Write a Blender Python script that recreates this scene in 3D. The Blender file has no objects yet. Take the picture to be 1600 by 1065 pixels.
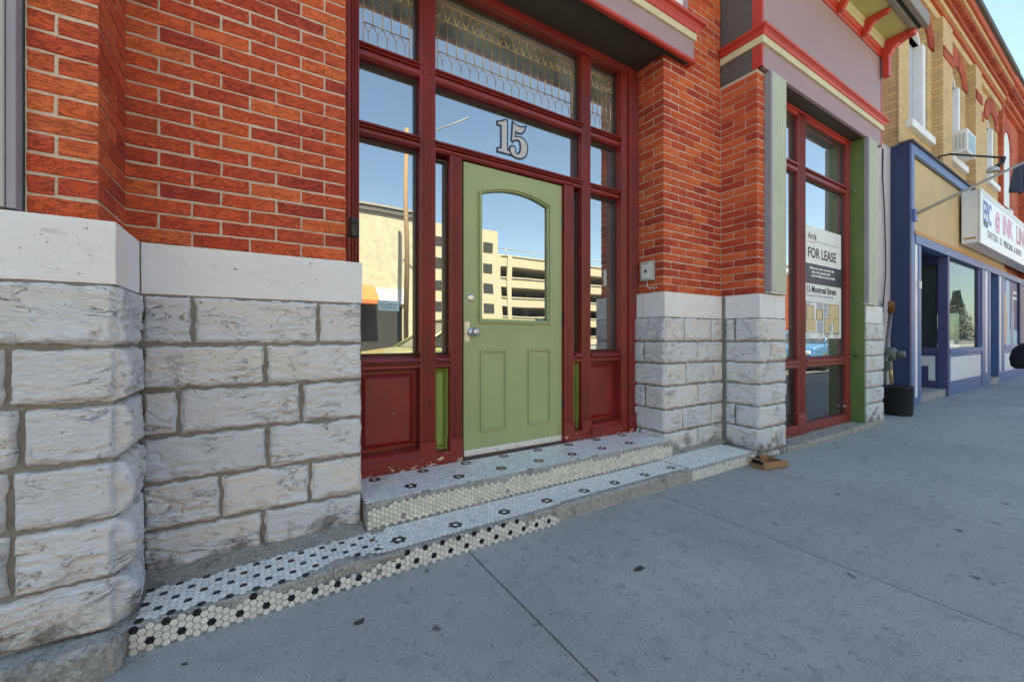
import bpy, bmesh, math, random
from mathutils import Vector, Matrix, noise
random.seed(7)
R = math.radians
sc = bpy.context.scene
col = sc.collection

# ------------------------------------------------------------------ camera, sky, sun, exposure
FPX, EYE = 637.2, 1.08
YAW = math.atan(400 / FPX)
cam_d = bpy.data.cameras.new('camera'); cam = bpy.data.objects.new('camera', cam_d); col.objects.link(cam)
cam.location = (0, 0, EYE); cam.rotation_euler = (R(90), 0, -YAW)
cam_d.sensor_width = 36; cam_d.lens = FPX / 1600 * 36; cam_d.shift_y = -4.5 / 1600
cam_d.clip_start = .02; cam_d.clip_end = 2000
sc.camera = cam

SUN_EL, SUN_AZ = R(62), R(-9)
w = bpy.data.worlds.new('World'); sc.world = w; w.use_nodes = True
nt = w.node_tree; bg = nt.nodes['Background']
sky = nt.nodes.new('ShaderNodeTexSky'); sky.sky_type = 'NISHITA'; sky.sun_disc = False
sky.sun_elevation = SUN_EL; sky.sun_rotation = SUN_AZ; sky.air_density = 1.0; sky.dust_density = 0.7; sky.ozone_density = 1.0
nt.links.new(sky.outputs[0], bg.inputs[0]); bg.inputs[1].default_value = 0.065
sd = bpy.data.lights.new('sun', 'SUN'); sd.energy = 5.0; sd.angle = R(.5); sd.color = (1, .93, .82)
sun = bpy.data.objects.new('sun', sd); col.objects.link(sun)
sv = Vector((math.sin(SUN_AZ) * math.cos(SUN_EL), math.cos(SUN_AZ) * math.cos(SUN_EL), math.sin(SUN_EL)))
sun.rotation_euler = sv.to_track_quat('Z', 'Y').to_euler(); sun.location = (0, 30, 40)
vs = sc.view_settings; vs.view_transform = 'Standard'; vs.look = 'None'; vs.gamma = 1; vs.use_curve_mapping = False
vs.exposure = 2.62
try:
    vs.use_white_balance = True; vs.white_balance_temperature = 7350; vs.white_balance_tint = 0
except Exception: pass

# ------------------------------------------------------------------ projection (to rank pieces by their size in view)
S_, C_ = math.sin(YAW), math.cos(YAW)
def pxsize(x, y, z, size):
    f = x * S_ + y * C_
    if f < .2: return 0
    rx = 800 + FPX * (x * C_ - y * S_) / f; ry = 528 - FPX * (z - EYE) / f
    if rx < -40 or rx > 1640 or ry < -40 or ry > 1105: return 0
    return FPX * size / f

# ------------------------------------------------------------------ tags
def tag(o, label=None, cat=None, group=None, kind=None):
    if label: o['label'] = label
    if cat: o['category'] = cat
    if group: o['group'] = group
    if kind: o['kind'] = kind
    return o
def empty(name, loc, label=None, cat=None, group=None, rz=0):
    o = bpy.data.objects.new(name, None); col.objects.link(o); o.location = loc; o.rotation_euler = (0, 0, rz)
    o.empty_display_size = .2
    return tag(o, label, cat, group)
def adopt(o, parent):
    """parent o while keeping its world coordinates (parents here are never rotated, only placed)"""
    o.parent = parent
    t = Vector((0, 0, 0)); p = parent
    while p is not None:
        t += p.location; p = p.parent if p.parent else None
        if p is not None and p is not None and p == parent: break
    o.location = Vector(o.location) - wloc(parent)
def wloc(p):
    t = Vector((0, 0, 0))
    while p is not None: t += Vector(p.location); p = p.parent
    return t

# ------------------------------------------------------------------ mesh builder
class MB:
    def __init__(s): s.v = []; s.f = []; s.m = []; s.sm = []
    def add(s, vs_, fs, mi=0, smooth=False):
        b = len(s.v); s.v += [tuple(v) for v in vs_]
        for f in fs: s.f.append([b + i for i in f]); s.m.append(mi); s.sm.append(smooth)
        return b
    def box(s, x0, x1, y0, y1, z0, z1, mi=0):
        s.add([(x0,y0,z0),(x1,y0,z0),(x1,y1,z0),(x0,y1,z0),(x0,y0,z1),(x1,y0,z1),(x1,y1,z1),(x0,y1,z1)],
              [(0,3,2,1),(4,5,6,7),(0,1,5,4),(1,2,6,5),(2,3,7,6),(3,0,4,7)], mi); return s
    def prism(s, prof, a0, a1, axis, mi=0, smooth=False):
        n = len(prof)
        def P(p, a):
            return (a, p[0], p[1]) if axis == 'x' else ((p[0], a, p[1]) if axis == 'y' else (p[0], p[1], a))
        vv = [P(p, a0) for p in prof] + [P(p, a1) for p in prof]
        s.add(vv, [list(range(n)), list(range(2*n-1, n-1, -1))] , mi)
        b = len(s.v) - 2*n
        for i in range(n):
            j = (i+1) % n; s.f.append([b+i, b+n+i, b+n+j, b+j]); s.m.append(mi); s.sm.append(smooth)
        return s
    def tube(s, pts, r, n=8, mi=0, cap=True):
        pts = [Vector(p) for p in pts]; rs = r if isinstance(r, (list, tuple)) else [r]*len(pts)
        rings = []; up = None
        for i, p in enumerate(pts):
            d = (pts[min(i+1, len(pts)-1)] - pts[max(i-1, 0)]).normalized()
            if up is None: up = Vector((0,0,1)) if abs(d.z) < .9 else Vector((1,0,0))
            a = d.cross(up).normalized(); b = a.cross(d).normalized(); up = b
            rings.append([p + (a*math.cos(2*math.pi*k/n) + b*math.sin(2*math.pi*k/n))*rs[i] for k in range(n)])
        b0 = len(s.v)
        for rg in rings: s.v += [tuple(q) for q in rg]
        for i in range(len(pts)-1):
            for k in range(n):
                k2 = (k+1) % n
                s.f.append([b0+i*n+k, b0+i*n+k2, b0+(i+1)*n+k2, b0+(i+1)*n+k]); s.m.append(mi); s.sm.append(True)
        if cap:
            s.f.append([b0+k for k in range(n)][::-1]); s.m.append(mi); s.sm.append(False)
            e = b0+(len(pts)-1)*n; s.f.append([e+k for k in range(n)]); s.m.append(mi); s.sm.append(False)
        return s
    def lathe(s, prof, c, axis='z', n=24, mi=0):
        """prof: (radius, along)"""
        b0 = len(s.v)
        for r_, a in prof:
            for k in range(n):
                t = 2*math.pi*k/n; u, v_ = r_*math.cos(t), r_*math.sin(t)
                s.v.append((c[0]+u, c[1]+v_, c[2]+a) if axis == 'z' else ((c[0]+u, c[1]+a, c[2]+v_) if axis == 'y' else (c[0]+a, c[1]+u, c[2]+v_)))
        for i in range(len(prof)-1):
            for k in range(n):
                k2 = (k+1) % n
                s.f.append([b0+i*n+k, b0+i*n+k2, b0+(i+1)*n+k2, b0+(i+1)*n+k]); s.m.append(mi); s.sm.append(True)
        return s
    def sweep(s, path, prof, mi=0):
        """path: plan points; prof: (outward, z); outward = right-hand side of the walking direction"""
        P = [Vector((p[0], p[1])) for p in path]; n = len(prof); b0 = len(s.v)
        for i, p in enumerate(P):
            ns = []
            if i > 0: d = (P[i]-P[i-1]).normalized(); ns.append(Vector((d.y, -d.x)))
            if i < len(P)-1: d = (P[i+1]-P[i]).normalized(); ns.append(Vector((d.y, -d.x)))
            if len(ns) == 2:
                m = (ns[0]+ns[1]); m = m / (m.length_squared/2)
            else: m = ns[0]
            for o, z in prof: s.v.append((p.x+m.x*o, p.y+m.y*o, z))
        for i in range(len(P)-1):
            for k in range(n):
                k2 = (k+1) % n
                s.f.append([b0+i*n+k, b0+i*n+k2, b0+(i+1)*n+k2, b0+(i+1)*n+k]); s.m.append(mi); s.sm.append(False)
        s.f.append([b0+k for k in range(n)]); s.m.append(mi); s.sm.append(False)
        e = b0+(len(P)-1)*n; s.f.append([e+k for k in range(n)][::-1]); s.m.append(mi); s.sm.append(False)
        return s
    def build(s, name, mats, parent=None, bevel=0, origin=None, recalc=True, seg=1):
        if not isinstance(mats, (list, tuple)): mats = [mats]
        if origin is None:
            xs = [v[0] for v in s.v]; ys = [v[1] for v in s.v]; zs = [v[2] for v in s.v]
            origin = ((min(xs)+max(xs))/2, (min(ys)+max(ys))/2, min(zs))
        ox, oy, oz = origin
        me = bpy.data.meshes.new(name)
        me.from_pydata([(x-ox, y-oy, z-oz) for x, y, z in s.v], [], s.f)
        for m in mats: me.materials.append(m)
        me.polygons.foreach_set('material_index', s.m); me.polygons.foreach_set('use_smooth', s.sm)
        if recalc:
            bm = bmesh.new(); bm.from_mesh(me); bmesh.ops.recalc_face_normals(bm, faces=bm.faces); bm.to_mesh(me); bm.free()
        me.update()
        o = bpy.data.objects.new(name, me); col.objects.link(o); o.location = origin
        if parent is not None: adopt(o, parent)
        if bevel:
            b = o.modifiers.new('bevel', 'BEVEL'); b.width = bevel; b.segments = seg; b.limit_method = 'ANGLE'; b.angle_limit = R(40)
        return o
def box(name, mat, parent, x0, x1, y0, y1, z0, z1, bevel=0):
    return MB().box(x0, x1, y0, y1, z0, z1).build(name, mat, parent, bevel)

# ------------------------------------------------------------------ materials
def nodes(m):
    m.use_nodes = True; t = m.node_tree; t.nodes.clear()
    out = t.nodes.new('ShaderNodeOutputMaterial'); b = t.nodes.new('ShaderNodeBsdfPrincipled'); t.links.new(b.outputs[0], out.inputs[0])
    return t, b, out
def N(t, kind, **kw):
    n = t.nodes.new('ShaderNode' + kind)
    for k, v in kw.items():
        if k in n.inputs: n.inputs[k].default_value = v
        else: setattr(n, k, v)
    return n
def mixc(t, fac, a, b, mode='MIX'):
    n = t.nodes.new('ShaderNodeMix'); n.data_type = 'RGBA'; n.blend_type = mode
    for i, x in ((0, fac), (6, a), (7, b)):
        if isinstance(x, (int, float)): n.inputs[i].default_value = x
        elif isinstance(x, tuple): n.inputs[i].default_value = x if len(x) == 4 else (*x, 1)
        else: t.links.new(x, n.inputs[i])
    return n.outputs[2]
def math_(t, op, a, b=0.0, clamp=False):
    n = t.nodes.new('ShaderNodeMath'); n.operation = op; n.use_clamp = clamp
    for i, x in ((0, a), (1, b)):
        if isinstance(x, (int, float)): n.inputs[i].default_value = x
        else: t.links.new(x, n.inputs[i])
    return n.outputs[0]
def ramp(t, fac, stops):
    n = t.nodes.new('ShaderNodeValToRGB'); t.links.new(fac, n.inputs[0]); e = n.color_ramp.elements
    while len(e) < len(stops): e.new(.5)
    for i, (p, c) in enumerate(stops):
        e[i].position = p; e[i].color = (*c, 1) if isinstance(c, tuple) else (c, c, c, 1)
    return n.outputs[0]
def wpos(t, scale=(1, 1, 1)):
    g = t.nodes.new('ShaderNodeNewGeometry'); m = t.nodes.new('ShaderNodeMapping'); m.inputs['Scale'].default_value = scale
    t.links.new(g.outputs['Position'], m.inputs[0]); return m.outputs[0]
def noi(t, vec, scale, detail=4, rough=.55, dist=0):
    n = t.nodes.new('ShaderNodeTexNoise'); n.inputs['Scale'].default_value = scale; n.inputs['Detail'].default_value = detail
    n.inputs['Roughness'].default_value = rough; n.inputs['Distortion'].default_value = dist
    t.links.new(vec, n.inputs['Vector']); return n.outputs[0]
def bump(t, b, h, strength=.3, dist=.002):
    n = t.nodes.new('ShaderNodeBump'); n.inputs['Strength'].default_value = strength; n.inputs['Distance'].default_value = dist
    t.links.new(h, n.inputs['Height']); t.links.new(n.outputs[0], b.inputs['Normal'])
def rnd(t):
    oi = t.nodes.new('ShaderNodeObjectInfo'); g = t.nodes.new('ShaderNodeNewGeometry')
    a = math_(t, 'ADD', oi.outputs['Random'], g.outputs['Random Per Island']); return math_(t, 'FRACT', a)

def paint(name, c, rough=.45, var=.12, chips=None, bs=.15, metal=0, dirt=.15, spec=.5, chipz=.42):
    m = bpy.data.materials.new(name); t, b, _ = nodes(m); p = wpos(t)
    n1 = noi(t, p, 3.0, 5, .6); n2 = noi(t, wpos(t, (9, 9, 1.6)), 6, 4)
    dk = tuple(x*(1-var*2) for x in c); lt = tuple(min(1, x*(1+var)) for x in c)
    cc = mixc(t, ramp(t, n1, [(.3, 0.0), (.7, 1.0)]), dk, lt)
    cc = mixc(t, math_(t, 'MULTIPLY', ramp(t, n2, [(.52, 0.0), (.75, 1.0)]), dirt), cc, tuple(x*.35+.02 for x in c))
    rr = math_(t, 'ADD', math_(t, 'MULTIPLY', n1, .22), rough-.1)
    if chips:
        n3 = noi(t, wpos(t, (1, 1, 1.6)), 26, 5, .65, .4); sep = t.nodes.new('ShaderNodeSeparateXYZ'); g = t.nodes.new('ShaderNodeNewGeometry')
        t.links.new(g.outputs['Position'], sep.inputs[0])
        zf = ramp(t, math_(t, 'MULTIPLY', sep.outputs[2], 1/chipz), [(.50, .05), (.57, .13), (.72, .03), (.8, -.0)])
        msk = ramp(t, math_(t, 'ADD', n3, zf), [(.70, 0.0), (.72, 1.0)])
        cc = mixc(t, msk, cc, chips)
    t.links.new(cc, b.inputs['Base Color']); t.links.new(rr, b.inputs['Roughness']); b.inputs['Metallic'].default_value = metal
    b.inputs['Specular IOR Level'].default_value = spec
    bump(t, b, noi(t, wpos(t, (3, 3, .7)), 40, 5), bs, .0015)
    return m
def flat(name, c, rough=.5, metal=0):
    m = bpy.data.materials.new(name); t, b, _ = nodes(m)
    n = noi(t, wpos(t), 14, 4)
    t.links.new(mixc(t, n, tuple(x*.86 for x in c), tuple(min(1, x*1.1) for x in c)), b.inputs['Base Color'])
    b.inputs['Roughness'].default_value = rough; b.inputs['Metallic'].default_value = metal
    return m
def brick_mat(name, cols, dark, mort_smear=.12):
    m = bpy.data.materials.new(name); t, b, _ = nodes(m); r_ = rnd(t)
    oi = t.nodes.new('ShaderNodeObjectInfo'); vm = t.nodes.new('ShaderNodeVectorMath'); vm.operation = 'MULTIPLY_ADD'
    cx = t.nodes.new('ShaderNodeCombineXYZ'); t.links.new(r_, cx.inputs[0]); t.links.new(r_, cx.inputs[2]); t.links.new(cx.outputs[0], vm.inputs[0]); vm.inputs[1].default_value = (13, 7, 17)
    g0 = wpos(t, (1, 1, 2.2)); t.links.new(g0, vm.inputs[2]); g = vm.outputs[0]
    r2 = math_(t, 'FRACT', math_(t, 'MULTIPLY', r_, 7.31)); r3 = math_(t, 'FRACT', math_(t, 'MULTIPLY', r_, 23.7))
    n1 = noi(t, g, 16, 8, .72, 1.6); n2 = noi(t, g, 5, 4, .6); n3 = noi(t, g, 85, 4, .75); n4 = noi(t, g, 9, 6, .7, 2.5)
    shift = math_(t, 'ADD', r_, math_(t, 'MULTIPLY', math_(t, 'SUBTRACT', n2, .5), .9), True)
    base = ramp(t, shift, cols)
    th = math_(t, 'ADD', n1, math_(t, 'MULTIPLY', r2, .26))
    c = mixc(t, math_(t, 'MULTIPLY', ramp(t, th, [(.66, 0.0), (.90, 1.0)]), .50), base, dark)
    vein = ramp(t, math_(t, 'ABSOLUTE', math_(t, 'SUBTRACT', n4, .5)), [(.0, 1.0), (.022, 0.0)])
    c = mixc(t, math_(t, 'MULTIPLY', math_(t, 'MULTIPLY', vein, ramp(t, r3, [(.6, 0.0), (.9, 1.0)])), .42), c, tuple(x*.30 for x in dark))
    c = mixc(t, math_(t, 'MULTIPLY', ramp(t, n3, [(.36, 1.0), (.46, 0.0)]), .5), c, tuple(x*.5 for x in dark))
    c = mixc(t, math_(t, 'MULTIPLY', ramp(t, noi(t, g, 9, 6, .75), [(.62, 0.0), (.72, 1.0)]), mort_smear), c, (.66, .46, .38))
    t.links.new(c, b.inputs['Base Color']); b.inputs['Roughness'].default_value = .78; b.inputs['Specular IOR Level'].default_value = .35
    bump(t, b, math_(t, 'ADD', math_(t, 'ADD', n1, math_(t, 'MULTIPLY', n3, .5)), math_(t, 'MULTIPLY', vein, -.6)), .8, .006)
    return m
def mortar_mat(name, c, bs=.5):
    m = bpy.data.materials.new(name); t, b, _ = nodes(m); p = wpos(t)
    n = noi(t, p, 60, 6, .7); n2 = noi(t, p, 4, 4)
    cc = mixc(t, n2, tuple(x*.7 for x in c), tuple(min(1, x*1.2) for x in c)); cc = mixc(t, math_(t, 'MULTIPLY', ramp(t, n, [(.35, 1.0), (.5, 0.0)]), .5), cc, tuple(x*.4 for x in c))
    t.links.new(cc, b.inputs['Base Color']); b.inputs['Roughness'].default_value = .95
    bump(t, b, n, bs, .006); return m
def aggregate_mat(name, c):
    m = bpy.data.materials.new(name); t, b, _ = nodes(m); p = wpos(t)
    v = t.nodes.new('ShaderNodeTexVoronoi'); v.inputs['Scale'].default_value = 95; t.links.new(p, v.inputs['Vector'])
    sp = t.nodes.new('ShaderNodeSeparateColor'); t.links.new(v.outputs['Color'], sp.inputs[0])
    n = noi(t, p, 70, 6, .7); n2 = noi(t, p, 7, 5, .65)
    cc = mixc(t, sp.outputs[0], tuple(x*.55 for x in c), tuple(min(1, x*1.35) for x in c))
    cc = mixc(t, ramp(t, n2, [(.40, .85), (.60, .25)]), cc, c)
    cc = mixc(t, math_(t, 'MULTIPLY', ramp(t, n2, [(.52, 0.0), (.66, 1.0)]), .65), cc, tuple(x*.40 for x in c))
    cc = mixc(t, math_(t, 'MULTIPLY', ramp(t, n, [(.34, 1.0), (.46, 0.0)]), .7), cc, tuple(x*.25 for x in c))
    t.links.new(cc, b.inputs['Base Color']); b.inputs['Roughness'].default_value = .95
    bump(t, b, math_(t, 'ADD', n, math_(t, 'MULTIPLY', v.outputs['Distance'], -.6)), 1.0, .010); return m
def stone_mat(name, c, smooth=False, grime=True):
    m = bpy.data.materials.new(name); t, b, _ = nodes(m); r_ = rnd(t)
    p = wpos(t, (1, 1, 2.4)); n0 = noi(t, p, 3.2, 4, .6); n1 = noi(t, p, 11, 7, .66, .7); n2 = noi(t, wpos(t, (1, 1, 3.4)), 34, 6, .7, .8); n3 = noi(t, wpos(t), 6, 5, .6)
    warm = (c[0]*1.03, c[1]*.96, c[2]*.84)
    cc = mixc(t, ramp(t, n0, [(.35, 0.0), (.65, 1.0)]), c, warm)
    cc = mixc(t, r_, cc, tuple(x*.90 for x in c))
    cc = mixc(t, math_(t, 'MULTIPLY', ramp(t, n1, [(.30, 1.0), (.39, 0.0)]), .38), cc, tuple(x*.40 for x in c))
    cc = mixc(t, math_(t, 'MULTIPLY', ramp(t, n3, [(.62, 0.0), (.75, 1.0)]), .28), cc, (.30, .23, .14))
    cc = mixc(t, math_(t, 'MULTIPLY', ramp(t, noi(t, wpos(t), 42, 3, .5), [(.70, 0.0), (.74, 1.0)]), .75), cc, (.03, .028, .025))
    nv = noi(t, wpos(t, (1, 1, 2.8)), 5.5, 6, .62, 1.2); crk = ramp(t, math_(t, 'ABSOLUTE', math_(t, 'SUBTRACT', nv, .5)), [(0.0, 1.0), (.012, 0.0)])
    crk = math_(t, 'MULTIPLY', crk, ramp(t, noi(t, wpos(t), 4.5, 3), [(.49, 0.0), (.57, 1.0)]))
    cc = mixc(t, math_(t, 'MULTIPLY', crk, .12 if smooth else .55), cc, (.12, .105, .085))
    if grime:
        sep = t.nodes.new('ShaderNodeSeparateXYZ'); g = t.nodes.new('ShaderNodeNewGeometry'); t.links.new(g.outputs['Position'], sep.inputs[0])
        zf = ramp(t, sep.outputs[2], [(.08, .30), (.30, 0.0)])
        cc = mixc(t, math_(t, 'MULTIPLY', ramp(t, math_(t, 'ADD', noi(t, wpos(t), 8, 6, .65), zf), [(.66, 0.0), (.82, 1.0)]), .72), cc, (.07, .062, .05))
    t.links.new(cc, b.inputs['Base Color']); b.inputs['Roughness'].default_value = .85; b.inputs['Specular IOR Level'].default_value = .3
    h = math_(t, 'ADD', math_(t, 'ADD', n1, math_(t, 'MULTIPLY', n2, .7)), math_(t, 'MULTIPLY', crk, -.5))
    bump(t, b, h, .34 if smooth else .85, .006 if smooth else .014)
    return m
def concrete_mat(name, c, streak=True, spots=1.0):
    m = bpy.data.materials.new(name); t, b, _ = nodes(m); r_ = rnd(t); p = wpos(t)
    n0 = noi(t, p, 1.3, 5, .6); n1 = noi(t, p, 11, 7, .68, .6); n2 = noi(t, p, 90, 5, .7); n3 = noi(t, wpos(t, (4, 40, 1)), 3, 4)
    cc = mixc(t, ramp(t, n0, [(.3, 0.0), (.7, 1.0)]), tuple(x*.82 for x in c), tuple(x*1.12 for x in c))
    cc = mixc(t, math_(t, 'MULTIPLY', r_, .55), cc, tuple(x*.80 for x in c))
    cc = mixc(t, math_(t, 'MULTIPLY', ramp(t, n1, [(.53, 0.0), (.68, 1.0)]), .46*spots), cc, tuple(x*.42 for x in c))
    cc = mixc(t, math_(t, 'MULTIPLY', ramp(t, n2, [(.36, 1.0), (.46, 0.0)]), .5), cc, tuple(x*.45 for x in c))
    gr = noi(t, p, 210, 2, .5); cc = mixc(t, math_(t, 'MULTIPLY', ramp(t, gr, [(.56, 0.0), (.66, 1.0)]), .35), cc, tuple(min(1, x*1.5) for x in c)); cc = mixc(t, math_(t, 'MULTIPLY', ramp(t, gr, [(.34, 1.0), (.42, 0.0)]), .45), cc, tuple(x*.4 for x in c))
    v = t.nodes.new('ShaderNodeTexVoronoi'); v.inputs['Scale'].default_value = 4.2; v.inputs['Randomness'].default_value = 1
    wob = t.nodes.new('ShaderNodeVectorMath'); wob.operation = 'MULTIPLY_ADD'
    nn = t.nodes.new('ShaderNodeTexNoise'); nn.inputs['Scale'].default_value = 14; t.links.new(p, nn.inputs['Vector'])
    t.links.new(nn.outputs[1], wob.inputs[0]); wob.inputs[1].default_value = (.1, .1, 0); t.links.new(p, wob.inputs[2])
    t.links.new(wob.outputs[0], v.inputs['Vector'])
    sp = ramp(t, v.outputs['Distance'], [(.07, 1.0), (.105, 0.0)])
    sel = ramp(t, math_(t, 'FRACT', math_(t, 'MULTIPLY', noi(t, p, 1.9, 1), 9)), [(.2, 0.0), (.3, 1.0)])
    cc = mixc(t, math_(t, 'MULTIPLY', math_(t, 'MULTIPLY', sp, sel), .72*spots), cc, (.045, .045, .048))
    v2 = t.nodes.new('ShaderNodeTexVoronoi'); v2.inputs['Scale'].default_value = 19; t.links.new(wob.outputs[0], v2.inputs['Vector'])
    cc = mixc(t, math_(t, 'MULTIPLY', ramp(t, v2.outputs['Distance'], [(.09, 1.0), (.14, 0.0)]), .5*spots), cc, (.06, .06, .062))
    t.links.new(cc, b.inputs['Base Color']); b.inputs['Roughness'].default_value = .82; b.inputs['Specular IOR Level'].default_value = .35
    n5 = noi(t, p, 240, 3, .6)
    bump(t, b, math_(t, 'ADD', math_(t, 'ADD', n2, n5), math_(t, 'MULTIPLY', n3, .6 if streak else 0)), .55, .003)
    return m
def tile_mat(name, c, rough=.28):
    m = bpy.data.materials.new(name); t, b, _ = nodes(m); r_ = rnd(t)
    cc = mixc(t, r_, tuple(x*.84 for x in c), tuple(min(1, x*1.06) for x in c))
    n = noi(t, wpos(t), 18, 5, .65)
    cc = mixc(t, math_(t, 'MULTIPLY', ramp(t, n, [(.55, 0.0), (.72, 1.0)]), .42), cc, tuple(x*.38 for x in c))
    t.links.new(cc, b.inputs['Base Color']); b.inputs['Roughness'].default_value = rough
    bump(t, b, noi(t, wpos(t), 130, 3), .12, .001); return m
def glass_mat(name, tint=(.25, .32, .30), refl=.46, rough=0.0, wav=.05, dust=.08, frs=.9):
    m = bpy.data.materials.new(name); m.use_nodes = True; t = m.node_tree; t.nodes.clear()
    out = t.nodes.new('ShaderNodeOutputMaterial'); g = t.nodes.new('ShaderNodeBsdfGlossy'); tr = t.nodes.new('ShaderNodeBsdfTransparent'); mx = t.nodes.new('ShaderNodeMixShader')
    fr = t.nodes.new('ShaderNodeFresnel'); fr.inputs[0].default_value = 1.5
    f = math_(t, 'ADD', math_(t, 'MULTIPLY', fr.outputs[0], frs), refl, True)
    g.inputs['Color'].default_value = (.97, .98, 1, 1); g.inputs['Roughness'].default_value = rough
    tr.inputs[0].default_value = (*tint, 1)
    df = t.nodes.new('ShaderNodeBsdfDiffuse'); df.inputs[0].default_value = (.62, .66, .66, 1); m2 = t.nodes.new('ShaderNodeMixShader')
    t.links.new(f, mx.inputs[0]); t.links.new(tr.outputs[0], mx.inputs[1]); t.links.new(g.outputs[0], mx.inputs[2])
    dm = math_(t, 'MULTIPLY', ramp(t, noi(t, wpos(t), 5, 6, .7), [(.35, .25), (.75, 1.0)]), dust)
    t.links.new(dm, m2.inputs[0]); t.links.new(mx.outputs[0], m2.inputs[1]); t.links.new(df.outputs[0], m2.inputs[2]); t.links.new(m2.outputs[0], out.inputs[0])
    bp = t.nodes.new('ShaderNodeBump'); bp.inputs['Strength'].default_value = wav; bp.inputs['Distance'].default_value = .02
    t.links.new(noi(t, wpos(t), 1.8, 1), bp.inputs['Height']); t.links.new(bp.outputs[0], g.inputs['Normal'])
    return m
def wallbrick_mat(name, c1, c2, mort, bump_s=.6, axis='x', bw=.215, bh=.0665):
    """masonry too far off to be laid brick by brick"""
    m = bpy.data.materials.new(name); t, b, _ = nodes(m)
    g = t.nodes.new('ShaderNodeNewGeometry'); s = t.nodes.new('ShaderNodeSeparateXYZ'); t.links.new(g.outputs['Position'], s.inputs[0])
    c = t.nodes.new('ShaderNodeCombineXYZ'); t.links.new(math_(t, 'ADD', s.outputs[0], s.outputs[1]), c.inputs[0]); t.links.new(s.outputs[2], c.inputs[1])
    br = t.nodes.new('ShaderNodeTexBrick'); t.links.new(c.outputs[0], br.inputs['Vector'])
    br.inputs['Scale'].default_value = 1; br.inputs['Brick Width'].default_value = bw; br.inputs['Row Height'].default_value = bh; br.inputs['Mortar Size'].default_value = .0065
    br.inputs['Mortar Smooth'].default_value = .2; br.inputs['Color1'].default_value = (*c1, 1); br.inputs['Color2'].default_value = (*c2, 1); br.inputs['Mortar'].default_value = (*mort, 1)
    n = noi(t, wpos(t), 2.2, 5); n2 = noi(t, wpos(t), 30, 4)
    cc = mixc(t, math_(t, 'MULTIPLY', ramp(t, n, [(.5, 0.0), (.75, 1.0)]), .4), br.outputs[0], tuple(x*.5 for x in c2))
    cc = mixc(t, math_(t, 'MULTIPLY', ramp(t, n2, [(.55, 0.0), (.7, 1.0)]), .25), cc, tuple(x*.5 for x in c2))
    t.links.new(cc, b.inputs['Base Color']); b.inputs['Roughness'].default_value = .85
    bump(t, b, math_(t, 'ADD', math_(t, 'MULTIPLY', br.outputs['Fac'], -1.0), math_(t, 'MULTIPLY', n2, .3)), bump_s, .006)
    return m

M = {}
M['brick'] = brick_mat('red_brick', [(0.0, (.40, .048, .030)), (.22, (.54, .074, .030)), (.5, (.64, .100, .034)), (.8, (.70, .130, .040)), (1.0, (.74, .165, .052))], (.28, .045, .030), .20)
M['brick_mortar'] = mortar_mat('brick_mortar', (.60, .49, .40), .5)
M['stone'] = stone_mat('limestone', (.70, .695, .725))
M['stone_cap'] = stone_mat('dressed_limestone', (.76, .755, .79), smooth=True, grime=False)
M['stone_mortar'] = mortar_mat('stone_mortar', (.255, .24, .215), 1.0)
M['fillet'] = aggregate_mat('rough_cement', (.36, .34, .30))
M['concrete'] = concrete_mat('sidewalk_concrete', (.365, .37, .36))
M['oldcon'] = aggregate_mat('broken_concrete', (.40, .385, .36))
M['ledge'] = aggregate_mat('stone_ledge', (.40, .375, .32))
M['asphalt'] = concrete_mat('asphalt', (.15, .15, .15), False, .4)
M['tile_w'] = tile_mat('white_tile', (.78, .775, .75)); M['tile_c'] = tile_mat('cream_tile', (.68, .65, .56)); M['tile_k'] = tile_mat('black_tile', (.012, .012, .014))
M['tile_w2'] = tile_mat('riser_tile', (.70, .67, .62))
M['grout_d'] = mortar_mat('dark_grout', (.022, .02, .018), .3); M['grout_l'] = mortar_mat('pale_grout', (.20, .205, .205), .3)
M['maroon'] = paint('maroon_paint', (.225, .020, .018), .42, .14, chips=(.62, .50, .40), dirt=.35)
M['maroon_bright'] = paint('brick_red_paint', (.42, .035, .026), .42, .1, dirt=.3)
M['sash'] = paint('dark_brown_sash', (.045, .018, .014), .5)
M['green'] = paint('green_door_paint', (.33, .385, .19), .42, .05, dirt=.06, bs=.08)
M['green_p'] = paint('green_panel_paint', (.27, .37, .09), .4, .08)
M['green_d'] = paint('dark_green_paint', (.125, .185, .055), .45, .1)
M['red'] = paint('red_trim_paint', (.52, .045, .032), .4, .08, dirt=.35)
M['cream'] = paint('cream_trim_paint', (.62, .56, .36), .5, .06)
M['pink'] = paint('dusty_pink_paint', (.36, .245, .265), .6, .05, bs=.3)
M['taupe'] = paint('taupe_paint', (.105, .092, .090), .6, .05)
M['soffit'] = paint('soffit_paint', (.050, .044, .034), .6, .1)
M['olive'] = paint('yellow_green_paint', (.52, .52, .20), .55, .06)
M['grey_edge'] = paint('grey_edge_board', (.25, .22, .19), .55, .06)
M['sage'] = paint('pale_sage_paint', (.50, .53, .43), .5, .04, dirt=.25)
M['lilac'] = paint('grey_lilac_paint', (.30, .29, .33), .5, .05)
M['stucco'] = paint('pale_stucco', (.50, .46, .49), .8, .06, bs=.5)
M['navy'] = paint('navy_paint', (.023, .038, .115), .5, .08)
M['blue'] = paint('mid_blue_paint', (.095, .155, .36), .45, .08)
M['purple'] = paint('slate_blue_paint', (.065, .070, .185), .5, .06)
M['white'] = paint('white_paint', (.74, .74, .76), .5, .04, dirt=.12)
M['tan'] = paint('tan_board', (.56, .40, .215), .7, .05, bs=.4)
M['orange'] = paint('orange_strip', (.50, .24, .06), .6, .06)
M['grey_board'] = paint('weathered_grey_board', (.44, .41, .41), .6, .06)
M['dark'] = flat('dark_interior', (.018, .018, .018), .8)
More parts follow.
